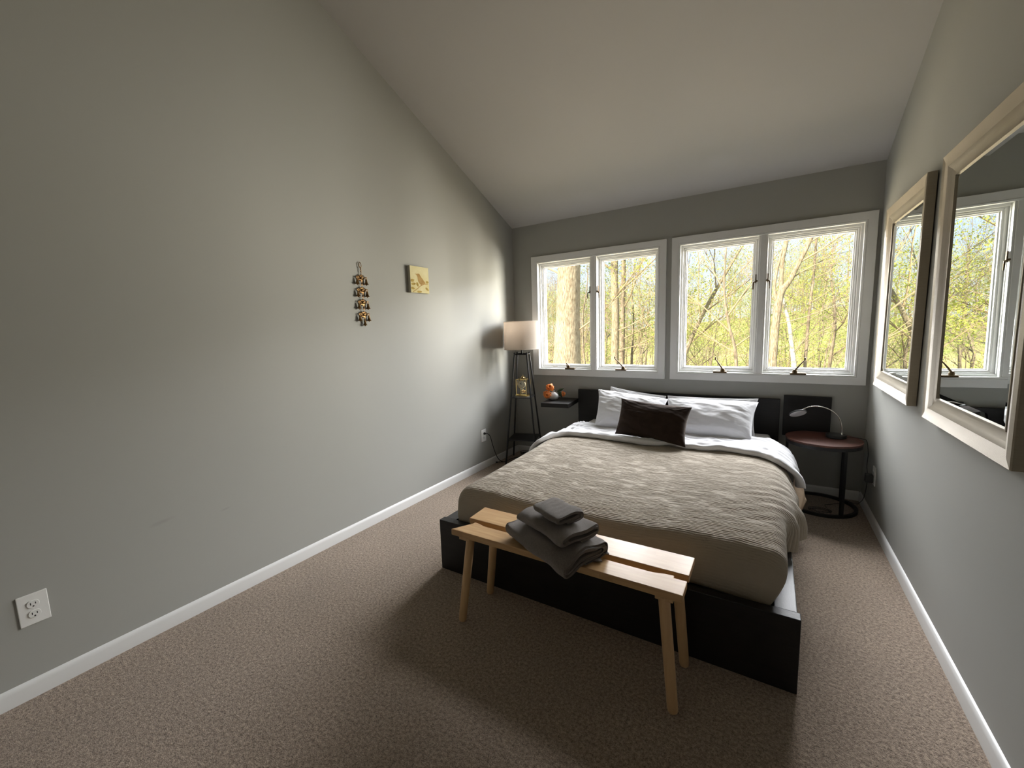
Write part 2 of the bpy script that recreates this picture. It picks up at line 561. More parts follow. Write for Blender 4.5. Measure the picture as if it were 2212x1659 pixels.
# ------------------------------------------------------------------ room shell
W = 2.973; ZC = 2.403; SL = 0.4193; YB = -4.75; TH = 0.16
def zceil(y):
    return ZC - SL * y
def struct(o, label=None):
    o['kind'] = 'structure'
    if label: o['label'] = label
    return o
ZB = 0.933; ZT = 2.016
OPEN = [(0.293, 1.497), (1.672, 2.886)]

mb = MB().box((-0.16, YB - 0.16, -0.2), (W + 0.16, TH, 0.0))
struct(mb.build('floor', M['carpet']), 'beige cut-pile carpet across the whole room')
# ceiling: sloping slab
mb = MB().prism([(0.2 + TH, zceil(0.36) ), (YB - 0.2, zceil(YB - 0.2)), (YB - 0.2, zceil(YB - 0.2) + 0.2), (0.2 + TH, zceil(0.36) + 0.2)], -0.2, W + 0.2,
                T=Matrix(((0, 0, 1, 0), (1, 0, 0, 0), (0, 1, 0, 0), (0, 0, 0, 1))))
struct(mb.build('ceiling', M['ceil']), 'pale sloping ceiling rising away from the windows')
# side walls
TY = Matrix(((0, 0, 1, 0), (1, 0, 0, 0), (0, 1, 0, 0), (0, 0, 0, 1)))
poly = [(TH, 0), (TH, zceil(TH)), (YB - TH, zceil(YB - TH)), (YB - TH, 0)]
struct(MB().prism(poly, -TH, 0.0, T=TY).build('wall_left', M['wall_scuffed']), 'long sage grey wall on the left')
struct(MB().prism(poly, W, W + TH, T=TY).build('wall_right', M['wall']), 'sage grey wall with the mirrors')
struct(MB().box((0, YB - TH, 0), (W, YB, zceil(YB))).build('wall_front', M['trim']))
mb = MB()
xs = [0.0, OPEN[0][0], OPEN[0][1], OPEN[1][0], OPEN[1][1], W]
mb.box((0, 0, 0), (W, TH, ZB)); mb.box((0, 0, ZT), (W, TH, ZC))
for a, c in ((xs[0], xs[1]), (xs[2], xs[3]), (xs[4], xs[5])):
    mb.box((a, 0, ZB), (c, TH, ZT))
struct(mb.build('wall_back', M['wall']), 'sage grey wall holding the windows')

def baseboard(name, p0, p1, nrm):
    prof = [(0, 0), (0.0125, 0), (0.0125, 0.052), (0.0105, 0.062), (0.006, 0.068), (0, 0.070)]
    p0 = Vector(p0); p1 = Vector(p1); nrm = Vector(nrm)
    mb = MB()
    vs = [p + nrm * a + Vector((0, 0, h)) for p in (p0, p1) for a, h in prof]
    n = len(prof)
    mb.add(vs, [(i, (i + 1) % n, n + (i + 1) % n, n + i) for i in range(n)] + [tuple(range(n)), tuple(range(2 * n - 1, n - 1, -1))])
    return struct(mb.build(name, M['trim'], smooth=40))
baseboard('baseboard_left', (0, YB, 0), (0, 0, 0), (1, 0, 0))
baseboard('baseboard_back', (0.0125, 0, 0), (W - 0.0125, 0, 0), (0, -1, 0))
baseboard('baseboard_right', (W, 0, 0), (W, YB, 0), (-1, 0, 0))
baseboard('baseboard_front', (W - 0.0125, YB, 0), (0.0125, YB, 0), (0, 1, 0))

# ------------------------------------------------------------------ windows
def rect_frame(mb, x0, x1, z0, z1, prof, mi=0):
    """mitred rectangular frame; prof: (inset, y) points outward to inward, closed"""
    n = len(prof)
    vs = []
    for k, (cx, cz, sx, sz) in enumerate(((x0, z0, 1, 1), (x1, z0, -1, 1), (x1, z1, -1, -1), (x0, z1, 1, -1))):
        for a, y in prof:
            vs.append((cx + sx * a, y, cz + sz * a))
    fs = []
    for k in range(4):
        k2 = (k + 1) % 4
        for i in range(n):
            j = (i + 1) % n
            fs.append((k * n + i, k2 * n + i, k2 * n + j, k * n + j))
    mb.add(vs, fs, mi)

def crank(root, x, tipdx, folded=False):
    y = -0.004; z = ZB + 0.002
    mb = MB()
    mb.prism([(-0.052, -0.016), (-0.046, -0.022), (0.046, -0.022), (0.052, -0.016), (0.05, 0.022), (-0.05, 0.022)], 0, 0.014, T=Matrix.Translation((x, y, z)))
    mb.lathe([(0.017, 0), (0.016, 0.016), (0.011, 0.026), (0.0001, 0.028)], 16, Matrix.Translation((x + (0.02 if tipdx < 0 else -0.02), y, z + 0.012)))
    c = mb.build('crank', M['bronze'], root, smooth=40, bevel=0.002)
    b0 = Vector((x + (0.02 if tipdx < 0 else -0.02), y, z + 0.03))
    mb = MB()
    if folded:
        mb.tube([b0 + Vector((0.014, 0, -0.008)), b0 + Vector((0.006, -0.006, 0.006)), b0 + Vector((-0.012, -0.01, 0.022))], [0.005, 0.006, 0.005], 10)
        mb.tube([b0 + Vector((-0.014, 0, -0.008)), b0 + Vector((-0.02, -0.004, 0.012))], [0.005, 0.004], 10)
        mb.ball(b0 + Vector((-0.014, -0.01, 0.026)), 0.008)
    else:
        t = Vector((tipdx, -0.012, 0.082))
        mb.tube([b0, b0 + t * 0.35 + Vector((-tipdx * 0.06, 0, -0.002)), b0 + t * 0.75 + Vector((-tipdx * 0.05, 0, 0)), b0 + t], [0.007, 0.006, 0.0045, 0.004], 10)
        mb.tube([b0 + t + Vector((0, 0, -0.004)), b0 + t + Vector((0, 0, 0.012))], [0.0055, 0.0065], 10)
        mb.ball(b0 + t + Vector((0, 0, 0.014)), 0.0072)
    mb.build('crank_handle', M['bronze'], c, smooth=50)

def latch(root, x, z, side):
    mb = MB()
    mb.box((x - 0.004, 0.004, z - 0.012), (x + 0.004, 0.02, z + 0.055))
    mb.tube([(x, 0.006, z), (x + side * 0.014, -0.008, z - 0.006), (x + side * 0.016, -0.012, z - 0.03), (x + side * 0.016, -0.010, z - 0.062)], [0.006, 0.006, 0.005, 0.004], 8)
    mb.tube([(x - side * 0.012, 0.0, z + 0.004), (x + side * 0.006, 0.0, z + 0.0)], 0.007, 8)
    mb.build('latch', M['bronze'], root, smooth=50)

def window(n, x0, x1, label):
    root = empty('window_%d' % n, ((x0 + x1) / 2, 0, ZB), label, kind='structure')
    mb = MB()
    # flat casing with a bead on the inner edge
    cw = 0.0655
    rect_frame(mb, x0 - cw, x1 + cw, ZB - cw, ZT + cw, [(0, 0.0), (0.0, -0.016), (0.002, -0.018), (0.054, -0.018), (0.056, -0.0155), (0.058, -0.019), (0.0635, -0.019), (0.0655, -0.016), (0.0655, 0.0)])
    mb.build('casing', M['trim'], root, smooth=30)
    mb = MB()
    # jamb lining with a stop
    rect_frame(mb, x0, x1, ZB, ZT, [(0, -0.016), (0.004, -0.016), (0.004, 0.028), (0.019, 0.031), (0.019, 0.05), (0.008, 0.05), (0.008, 0.155), (0, 0.155)])
    xm = (x0 + x1) / 2
    mb.build('jamb', M['trim'], root, smooth=30)
    mb = MB()
    mb.box((xm - 0.019, -0.012, ZB + 0.003), (xm + 0.019, 0.15, ZT - 0.003))
    mb.box((xm - 0.031, -0.005, ZB + 0.003), (xm + 0.031, 0.145, ZT - 0.003))
    mb.box((xm - 0.035, 0.028, ZB + 0.003), (xm + 0.035, 0.05, ZT - 0.003))
    mb.build('mullion', M['trim'], root, bevel=0.002)
    for a, c in ((x0 + 0.009, xm - 0.0315), (xm + 0.0315, x1 - 0.009)):
        mb = MB()
        z0, z1 = ZB + 0.009, ZT - 0.009
        rect_frame(mb, a, c, z0, z1, [(0, 0.052), (0.018, 0.052), (0.022, 0.060), (0.030, 0.062), (0.032, 0.074), (0.038, 0.078), (0.038, 0.105), (0, 0.105)])
        s = mb.build('sash', M['trim'], root, smooth=30)
        mb = MB()
        mb.box((a + 0.036, 0.084, z0 + 0.036), (c - 0.036, 0.088, z1 - 0.036))
        mb.build('pane', M['glass'], s)
    return root

w1 = window(1, OPEN[0][0], OPEN[0][1], 'white framed pair of casement windows nearest the floor lamp')
w2 = window(2, OPEN[1][0], OPEN[1][1], 'white framed pair of casement windows next to the mirrors')
crank(w1, 0.644, 0.0, folded=True)
crank(w1, 1.165, -0.075)
crank(w2, 2.005, -0.055)
crank(w2, 2.545, 0.06)
latch(w1, 0.855, 1.685, -1); latch(w1, 0.937, 1.685, 1)
latch(w2, 2.237, 1.665, -1); latch(w2, 2.318, 1.665, 1)
# small maker's sticker on the lower rail of the first sash
MB().box((0.425, 0.0508, ZB + 0.0125), (0.478, 0.0522, ZB + 0.0245)).build('rail_plate', M['rail_plate'], w1)

# ------------------------------------------------------------------ wall outlets
def outlet(loc, axis, label, plugged=False):
    """axis: +1 plate faces +x (left wall), -1 faces -x (right wall)"""
    root = empty('wall_outlet', loc, label, 'outlet', 'white duplex outlets along the walls')
    x, y, z = loc
    sx = axis
    mb = MB()
    T = Matrix.Translation(loc) @ Matrix(((0, 0, sx, 0), (sx, 0, 0, 0), (0, 1, 0, 0), (0, 0, 0, 1)))
    mb.prism([(-0.0395, -0.060), (0.0395, -0.060), (0.0395, 0.060), (-0.0395, 0.060)], 0, 0.0055, T=T)
    mb.build('cover_plate', M['plastic'], root, bevel=0.002)
    for s in (1, -1):
        c = s * 0.0195
        mb = MB()
        pts = []
        for k in range(24):
            a = 2 * PI * k / 24
            pts.append((0.0165 * math.cos(a), c + max(-0.0135, min(0.0135, 0.0165 * math.sin(a)))))
        mb.prism(pts, 0.0055, 0.0085, T=T)
        rc = mb.build('receptacle', M['plastic'], root, bevel=0.0006)
        mb = MB()
        for dx, h in ((-0.0063, 0.0045), (0.0063, 0.0038)):
            mb.prism([(dx - 0.0012, c + 0.002 - h), (dx + 0.0012, c + 0.002 - h), (dx + 0.0012, c + 0.002 + h), (dx - 0.0012, c + 0.002 + h)], 0.0084, 0.0089, T=T)
        mb.prism([(0.0026 * math.cos(2 * PI * k / 12), c - 0.0082 + 0.0026 * math.sin(2 * PI * k / 12)) for k in range(12)], 0.0084, 0.0089, T=T)
        mb.build('slots', M['slot'], rc)
    MB().prism([(0.0022 * math.cos(2 * PI * k / 12), 0.0022 * math.sin(2 * PI * k / 12)) for k in range(12)], 0.0055, 0.0068, T=T).build('screw', M['plastic'], root)
    return root
outlet((0.0, -3.594, 0.342), 1, 'empty white duplex outlet low on left wall nearest camera')
outlet((0.0, -0.654, 0.329), 1, 'white outlet on left wall with black lamp plug in it')
outlet((W, -0.390, 0.316), -1, 'white outlet on right wall beside the round side table')

# ------------------------------------------------------------------ bed
bed = empty('bed', (1.642, -1.1, 0.0), 'low black-brown wooden bed frame with wide flat rails and plain headboard', 'bed')
x0, x1, yf = 0.802, 2.482, -2.2015
MB().box((x0, yf, 0.0), (x1, yf + 0.046, 0.291)).build('footboard', M['blackwood_x'], bed, bevel=0.003)
MB().box((x0 + 0.009, yf + 0.046, 0.03), (x0 + 0.082, -0.06, 0.289)).build('side_rail', M['blackwood'], bed, bevel=0.003)
MB().box((x1 - 0.082, yf + 0.046, 0.03), (x1 - 0.009, -0.06, 0.289)).build('side_rail', M['blackwood'], bed, bevel=0.003)
MB().box((0.748, -0.055, 0.0), (2.440, -0.014, 0.742)).build('headboard', M['blackwood_x'], bed, bevel=0.003)
mb = MB()
mb.box((x0 + 0.082, yf + 0.05, 0.10), (x1 - 0.082, -0.06, 0.13))
mb.build('slatted_base', M['blackwood'], bed)

# mattress
def rounded_block(name, a, c, r, material, **kw):
    mb = MB().box(a, c)
    o = mb.build(name, material, at=((a[0] + c[0]) / 2, (a[1] + c[1]) / 2, a[2]))
    bv = o.modifiers.new('bevel', 'BEVEL'); bv.width = r; bv.segments = 5
    return o
o = rounded_block('mattress', (0.955, -2.03, 0.131), (2.325, -0.06, 0.415), 0.035, M['mattress'])
tag(o, 'white mattress lying in the black bed frame under the bedding', 'mattress')

# ---- quilt: fine crinkled coverlet draped over mattress
def interp(xs, ys, x):
    return np.interp(x, xs, ys)
def quilt_top(x, y):
    """height of the coverlet's top surface"""
    t = (y + 2.15) / 1.5          # 0 foot .. 1 head
    base = 0.460 + 0.032 * smooth01(t)
    base = base + 0.026 * np.exp(-((x - 2.22) / 0.28) ** 2) * (1 - 0.5 * smooth01(t))
    base = base + 0.010 * np.exp(-((x - 1.05) / 0.14) ** 2) * (1 - smooth01(t))
    base = base + 0.012 * fbm(x * 2.2, y * 1.8, 5, 3)
    return base

NS, NTq = 420, 1000
s = np.linspace(0, 1, NS)
t = np.linspace(0, 1, NTq)
S, T_ = np.meshgrid(s, t, indexing='xy')        # rows: t head->foot->down front
Lback = -0.80
LEN_TOP = 1.33; LEN_FRONT = 0.185
tt = T_ * (LEN_TOP + LEN_FRONT + 0.0)
# y / drop along the length with a rounded crest
yfoot = -2.128
R_ = 0.05
top_len = (-0.80 - (yfoot + R_))
arc = R_ * PI / 2
tot = top_len + arc + 0.150
d = T_ * tot
Yq = np.where(d < top_len, Lback - d, 0)
ang = np.clip((d - top_len) / R_, 0, PI / 2)
Yq = np.where(d >= top_len, yfoot + R_ - R_ * np.sin(ang), Yq)
drop = np.where(d >= top_len, R_ * (1 - np.cos(ang)), 0)
extra = np.clip(d - top_len - arc, 0, None)
drop = drop + extra
# cross-section: arclength coordinate from left hem to right hem
y_foot_fac = smooth01((-1.55 - Yq) / 0.30)      # 1 near the foot, 0 towards the head
sideR = 0.134 * y_foot_fac + (0.150 + 0.07 * smooth01((Yq + 1.2) / 0.25)) * (1 - y_foot_fac)   # how far the right side hangs
sideL = 0.135
xl, xr = 0.889, 2.437
r2 = 0.055
wtop = (xr - r2) - (xl + r2)
total = sideL + r2 * PI / 2 + wtop + r2 * PI / 2 + sideR
q = S * total
a1 = sideL; a2 = a1 + r2 * PI / 2; a3 = a2 + wtop; a4 = a3 + r2 * PI / 2
Xq = np.zeros_like(q); DZ = np.zeros_like(q)
mL = q < a1
Xq = np.where(mL, xl, Xq); DZ = np.where(mL, r2 + (a1 - q), DZ)
m2 = (q >= a1) & (q < a2); an = (q - a1) / r2
Xq = np.where(m2, xl + r2 - r2 * np.cos(an), Xq); DZ = np.where(m2, r2 * (1 - np.sin(an)), DZ)
m3 = (q >= a2) & (q < a3)
Xq = np.where(m3, xl + r2 + (q - a2), Xq)
m4 = (q >= a3) & (q < a4); an = (q - a3) / r2
Xq = np.where(m4, xr - r2 + r2 * np.sin(an), Xq); DZ = np.where(m4, r2 * (1 - np.cos(an)), DZ)
m5 = q >= a4
hang = np.clip(q - a4, 0, None)
Xq = np.where(m5, xr, Xq); DZ = np.where(m5, r2 + hang, DZ)
Zt = quilt_top(Xq, Yq)
Zq = Zt - DZ
# left hang tapers inward below the crest; the side tucks between mattress and rail
lh = np.clip((a1 - q) / sideL, 0, 1) * mL
Xq = Xq + 0.012 * lh - 0.010 * np.sin(lh * PI)
# right side: towards the head it hangs outside the rail, near the foot it tucks inside
out = smooth01((Yq + 1.80) / 0.22)
hfrac = np.clip((q - a3) / (a4 - a3 + sideR), 0, 1)
Xq = Xq + out * (0.064 * smooth01(hfrac / 0.6)) - (1 - out) * 0.060 * smooth01((hfrac - 0.25) / 0.75)
# gathered folds flaring out on the right side
fold = (np.exp(-((Yq + 1.47) / 0.055) ** 2) * 0.036 + np.exp(-((Yq + 1.66) / 0.035) ** 2) * 0.022
        + np.exp(-((Yq + 1.83) / 0.04) ** 2) * 0.020 + np.exp(-((Yq + 1.25) / 0.06) ** 2) * 0.012 - np.exp(-((Yq + 1.57) / 0.04) ** 2) * 0.03)
Xq = Xq + fold * smooth01((hfrac - 0.15) / 0.7)
# folds radiate onto the top from the right-hand gathers
gx = np.clip((Xq - 1.95) / 0.5, 0, 1)
dirf = (Yq + 1.60) - (Xq - 2.45) * 0.55
Zq = Zq + 0.0034 * gx ** 2 * np.sin(dirf * 2 * PI / 0.085 + 6 * fbm(Xq * 5, Yq * 5, 3, 3)) * np.exp(-((dirf) / 0.34) ** 2) * (DZ < 0.06)
# front face
zbot = 0.262
k = np.clip(drop / 0.20, 0, 1)
Zf = zbot + (Zq - zbot) * (1 - k)
front = drop > 0
Zq = np.where(front, np.where(Zq > zbot, np.maximum(Zq - drop, zbot + (Zq - zbot) * 0.0), Zq), Zq)
cx = 1.65
Xq = np.where(front, cx + (Xq - cx) * (1 - 0.075 * smooth01(k) - 0.035 * k ** 3), Xq)
Yq = Yq - np.where(front, -0.016 * np.sin(np.clip(k, 0, 1) * PI) * 0 + 0.010 * np.sin(k * PI), 0)
# crinkle ribs running across the bed: real relief
flat = 1 - smooth01((drop - 0.035) / 0.03)
warp = 1.9 * fbm(Xq * 7, Yq * 9, 11, 4) + 0.9 * fbm(Xq * 2, Yq * 2, 12, 3)
rib = np.sin((Yq - drop) * 2 * PI / 0.0128 + warp * 6.5 + 2.2 * vnoise(Xq * 22, Yq * 16, 13))
crest = np.exp(-((Yq + 2.04) / 0.10) ** 2)
amp = (0.0013 + 0.0011 * crest) * (0.25 + 1.5 * vnoise(Xq * 18, Yq * 34, 21)) * (0.25 + 0.75 * flat)
nz = rib * amp
nz += 0.0042 * fbm(Xq * 30, Yq * 60, 31, 3)
nz += 0.010 * fbm(Xq * 4.5, Yq * 10, 41, 3) * smooth01((Yq + 1.35) / 0.4)     # rumples near the head
Zq = Zq + nz * (1 - 0.8 * smooth01(hang / 0.05)) * (1 - k * 0.8)
Xq = Xq + nz * smooth01(hang / 0.05) * 1.2
Yq = Yq - np.where(front, nz * k * 0.8, 0)
# head edge drawn toward the foot at both sides
pull = 0.30 * smooth01((1.10 - Xq) / 0.22) * 0.45 + 0.25 * smooth01((Xq - 2.33) / 0.2)
Yq = Yq - pull * smooth01((Yq + 1.25) / 0.45)
qo = grid_mesh('quilt', Xq, Yq, Zq, M['quilt'], at=(1.65, -1.5, 0.3))
so = qo.modifiers.new('solid', 'SOLIDIFY'); so.thickness = 0.006; so.offset = -1
tag(qo, 'crinkled greige matelasse quilt spread over the bed and gathered on right side', 'quilt')

# folded-back corner of the quilt showing its tan lining
mb = MB()
n1_, n2_ = 14, 14
c00 = Vector((2.512, -0.60, 0.345)); c10 = Vector((2.540, -0.660, 0.345)); c11 = Vector((2.590, -0.80, 0.225)); c01 = Vector((2.525, -1.03, 0.165))
vs = []
for i in range(n1_ + 1):
    for j in range(n2_ + 1):
        u, v = i / n1_, j / n2_
        p = (c00 * (1 - u) + c10 * u) * (1 - v) + (c01 * (1 - u) + c11 * u) * v
        p = p + Vector((0.012 * math.sin(u * PI) * math.sin(v * PI) + 0.004 * math.sin(v * 9 + u * 3), 0, 0.004 * math.sin(u * 7)))
        vs.append(p)
fs = [(i * (n2_ + 1) + j, i * (n2_ + 1) + j + 1, (i + 1) * (n2_ + 1) + j + 1, (i + 1) * (n2_ + 1) + j) for i in range(n1_) for j in range(n2_)]
mb.add(vs, fs)
fo = mb.build('turned_corner', M['flap'], qo, smooth=60)
so = fo.modifiers.new('solid', 'SOLIDIFY'); so.thickness = 0.008
fo['label'] = 'turned back corner showing tan lining'

# ---- duvet: white, puffed roll between quilt and pillows, hanging on the right
ND, NE = 300, 150
s = np.linspace(0, 1, ND); e = np.linspace(0, 1, NE)
S, E_ = np.meshgrid(s, e, indexing='xy')
sL, sR = 0.13, 0.062
xl, xr, r2 = 0.862, 2.450, 0.06
wtop = (xr - r2) - (xl + r2)
total = sL + r2 * PI / 2 + wtop + r2 * PI / 2 + sR
q = S * total
a1 = sL; a2 = a1 + r2 * PI / 2; a3 = a2 + wtop; a4 = a3 + r2 * PI / 2
Xd = np.select([q < a1, q < a2, q < a3, q < a4], [xl + 0 * q, xl + r2 - r2 * np.cos((q - a1) / r2), xl + r2 + (q - a2), xr - r2 + r2 * np.sin((q - a3) / r2)], xr)
DZ = np.select([q < a1, q < a2, q < a3, q < a4], [r2 + a1 - q, r2 * (1 - np.sin((q - a1) / r2)), 0 * q, r2 * (1 - np.cos((q - a3) / r2))], r2 + (q - a4))
Xd = Xd + 0.058 * smooth01((q - a3) / (total - a3))
edge = np.interp(Xd[0], [0.86, 0.90, 0.95, 1.02, 1.2, 1.42, 1.62, 1.78, 1.89, 2.0, 2.17, 2.33, 2.41, 2.445, 2.50, 2.55],
                 [-1.20, -1.14, -1.02, -0.93, -0.905, -0.93, -0.95, -0.905, -0.93, -0.935, -0.925, -0.955, -1.03, -1.05, -1.03, -1.02])
kx = np.ones(9) / 9
edge = np.convolve(np.pad(edge, 4, mode='edge'), kx, mode='valid')
edge = edge[None, :] + 0 * Xd
back = -0.46 + 0 * edge
back = np.where(q > a3, -0.46 - 0.10 * smooth01((q - a3) / 0.2), back)
# profile: under side 0.04 back, round nose, top
rn = 0.014
L_under = 0.05
L_top = (back - edge)
tot = L_under + PI * rn + L_top
dd = E_ * tot
yy = np.select([dd < L_under, dd < L_under + PI * rn], [edge + rn + (L_under - dd), edge + rn - rn * np.sin((dd - L_under) / rn)], edge + rn + (dd - L_under - PI * rn))
zz = np.select([dd < L_under, dd < L_under + PI * rn], [0 * dd, rn * (1 - np.cos((dd - L_under) / rn))], 2 * rn)
puff = 0.012 * np.exp(-((dd - L_under - 0.07) / 0.05) ** 2) - 0.020 * smooth01((dd - L_under - 0.10) / 0.15)
wr = 0.016 * fbm(Xd * 6, yy * 9, 51, 4) + 0.014 * (vnoise(Xd * 9 + yy * 26, yy * 7 - Xd * 5, 61) - 0.5) + 0.010 * (vnoise(Xd * 20 - yy * 22, yy * 9, 62) - 0.5)
ridge = 0.003 * np.sin((yy - edge) * 2 * PI / 0.06 + 12 * fbm(Xd * 4, yy * 3, 71, 3)) * smooth01((dd - L_under - 2 * rn) / 0.05)
topz = quilt_top(Xd, edge) + 0.011
nrm_up = zz + (puff + wr + ridge) * (dd > L_under)
sidef = smooth01(DZ / 0.07)
Zd = topz - DZ + nrm_up * (1 - sidef)
Xd2 = Xd + (nrm_up * sidef + 0.012 * sidef) * np.where(Xd > 1.6, 1, -1)
# ruffled hem on the right
Zd = Zd + 0.006 * np.sin(yy * 95) * smooth01((q - a4 - 0.02) / 0.04)
Xd2 = Xd2 + 0.012 * np.sin(yy * 60 + 1) * smooth01((q - a4) / 0.06)
dv = grid_mesh('duvet', Xd2, yy, Zd, M['linen_white'], at=(1.65, -0.7, 0.4))
so = dv.modifiers.new('solid', 'SOLIDIFY'); so.thickness = 0.004; so.offset = -1
tag(dv, 'white duvet folded down below the pillows and hanging at right side', 'duvet')

# fitted sheet at the head of the mattress
mb = MB().box((0.905, -0.62, 0.417), (2.385, -0.058, 0.458))
o = mb.build('fitted_sheet', M['linen_white'], at=(1.64, -0.3, 0.417)); bv = o.modifiers.new('bevel', 'BEVEL'); bv.width = 0.03; bv.segments = 5
tag(o, 'white fitted sheet under the pillows at the head of the bed', 'sheet')

# ---- pillows
def pillow(name, TL, TR, BR, BL, thick, material, seed, label, cat, group=None, nrm=None, wr=1.0, pinch=0.06):
    """corner points in world space, seen from the foot of the bed"""
    TL, TR, BR, BL = map(Vector, (TL, TR, BR, BL))
    n = 72
    u = np.linspace(-1, 1, n); v = np.linspace(-1, 1, n)
    U, V = np.meshgrid(u, v, indexing='xy')
    c = (TL + TR + BR + BL) / 4
    ex = ((TR + BR) - (TL + BL)) / 2; ey = ((TL + TR) - (BL + BR)) / 2
    N = ex.cross(ey).normalized()
    N = -N if N.y > 0 else N
    # sides bow inwards between the corners
    Us = U * (1 - pinch * (1 - V ** 2) * np.abs(U) ** 3); Vs = V * (1 - pinch * 1.1 * (1 - U ** 2) * np.abs(V) ** 3)
    cor = np.array([TL, TR, BR, BL])
    a = (1 - Us) / 2; b = (1 - Vs) / 2
    Pp = (a * (1 - b))[..., None] * cor[0] + ((1 - a) * (1 - b))[..., None] * cor[1] + ((1 - a) * b)[..., None] * cor[2] + (a * b)[..., None] * cor[3]
    th = thick / 2 * ((1 - np.abs(U) ** 2.6) * (1 - np.abs(V) ** 2.4)) ** 0.46
    th = th * (1 - 0.12 * smooth01(V))              # fuller at the bottom
    w1_ = fbm(U * 2.2 + seed, V * 2.2, seed, 4)
    w2_ = fbm(U * 3 + V * 5 + seed, V * 2 - U * 2, seed + 7, 4)
    edgef = 1 - (1 - np.abs(U)) * (1 - np.abs(V))
    wk = wr * (0.035 * w1_ * (th / thick * 2) + 0.030 * w2_ * np.minimum(1, th / thick * 3) * edgef)
    rad = np.sin(np.arctan2(V - np.sign(V), U - np.sign(U)) * 14 + seed) * np.exp(-((np.abs(U) - 1) ** 2 + (np.abs(V) - 1) ** 2) / 0.18)
    wk = wk + wr * 0.006 * rad * np.minimum(1, th / thick * 4)
    Nn = np.array(N)
    F = Pp + (th + wk * 0.6)[..., None] * Nn
    B = Pp - (th * 0.85)[..., None] * Nn
    mb = MB()
    V1 = F.reshape(-1, 3); V2 = B.reshape(-1, 3)
    fs = []
    for i in range(n - 1):
        for j in range(n - 1):
            p = i * n + j
            fs.append((p, p + 1, p + n + 1, p + n))
    nn = n * n
    for i in range(n - 1):
        for j in range(n - 1):
            p = nn + i * n + j
            fs.append((p, p + n, p + n + 1, p + 1))
    rim = [j for j in range(n)] + [i * n + n - 1 for i in range(1, n)] + [(n - 1) * n + j for j in range(n - 2, -1, -1)] + [i * n for i in range(n - 2, 0, -1)]
    for k2 in range(len(rim)):
        a_, b_ = rim[k2], rim[(k2 + 1) % len(rim)]
        fs.append((b_, a_, nn + a_, nn + b_))
    mb.add(list(map(tuple, V1)) + list(map(tuple, V2)), fs)
    o = mb.build(name, material, at=c - Vector((0, 0, c.z - min(BL.z, BR.z))), smooth=80)
    return tag(o, label, cat, group)

g = 'white pillows against the headboard'
pillow('pillow', (1.115, -0.155, 0.800), (1.606, -0.14, 0.735), (1.61, -0.30, 0.485), (1.09, -0.30, 0.480), 0.11, M['linen_white'], 3,
       'white pillow at the back left, one corner poking up above its neighbour', 'pillow', g)
pillow('pillow', (1.618, -0.155, 0.742), (2.295, -0.155, 0.755), (2.285, -0.30, 0.480), (1.64, -0.30, 0.480), 0.11, M['linen_white'], 9,
       'white pillow at the back right, only its top edge showing', 'pillow', g)
pillow('pillow', (1.040, -0.275, 0.785), (1.652, -0.300, 0.735), (1.650, -0.555, 0.507), (1.100, -0.545, 0.503), 0.17, M['linen_white'], 5,
       'plump white pillow in front on the left, partly behind the brown cushion', 'pillow', g)
pillow('pillow', (1.640, -0.285, 0.736), (2.298, -0.290, 0.748), (2.272, -0.540, 0.503), (1.690, -0.555, 0.507), 0.18, M['linen_white'], 14,
       'plump white pillow in front on the right, fully in view', 'pillow', g)
pillow('cushion', (1.362, -0.640, 0.779), (1.907, -0.780, 0.766), (1.897, -0.955, 0.522), (1.356, -0.785, 0.520), 0.13, M['velvet'], 21,
       'dark brown velvet lumbar cushion leaning on the white pillows', 'cushion', wr=0.9, pinch=0.08)

# ------------------------------------------------------------------ bench
bench = empty('bench', (1.645, -2.37, 0.0), 'light birch bench of two planks on four round legs at the foot of bed', 'bench')
bx0, bx1, zt, tk = 1.152, 2.137, 0.452, 0.028
def wedge_plank(y0, y1):
    return [(bx0, y0), (bx1, y0), (bx1, y1), (bx1 - 0.045, y1), (bx1 - 0.045, y1 + 0.014), (bx1 - 0.075, y1 + 0.012), (bx1 - 0.115, y1 + 0.001), (bx1 - 0.13, y1),
            (bx0 + 0.13, y1), (bx0 + 0.115, y1 + 0.001), (bx0 + 0.085, y1 + 0.010), (bx0 + 0.058, y1 + 0.013), (bx0 + 0.056, y1)]
MB().prism(wedge_plank(-2.504, -2.412), zt - tk, zt).build('plank', M['birch'], bench, bevel=0.0025)
MB().prism([(bx0 + 0.006, -2.376), (bx1, -2.376), (bx1, -2.240), (bx0, -2.240)], zt - tk, zt).build('plank', M['birch'], bench, bevel=0.0025)
for xb in (bx0 + 0.062, bx1 - 0.062):
    MB().box((xb - 0.03, -2.49, zt - tk - 0.02), (xb + 0.03, -2.255, zt - tk - 0.0005)).build('crossbar', M['birch_leg'], bench, bevel=0.002)
for tx, ty, fx, fy in ((1.235, -2.470, 1.178, -2.487), (1.235, -2.275, 1.175, -2.256), (2.072, -2.472, 2.112, -2.491), (2.078, -2.275, 2.112, -2.258)):
    mb = MB()
    a = Vector((tx, ty, zt - tk - 0.012)); b_ = Vector((fx, fy, 0.0))
    dr = (b_ - a).normalized()
    mb.tube([a, a + (b_ - a) * 0.5, b_ - dr * 0.012, b_ - dr * 0.003, b_], [0.0195, 0.0195, 0.0185, 0.0165, 0.012], 24)
    mb.build('leg', M['birch_leg'], bench, smooth=50)

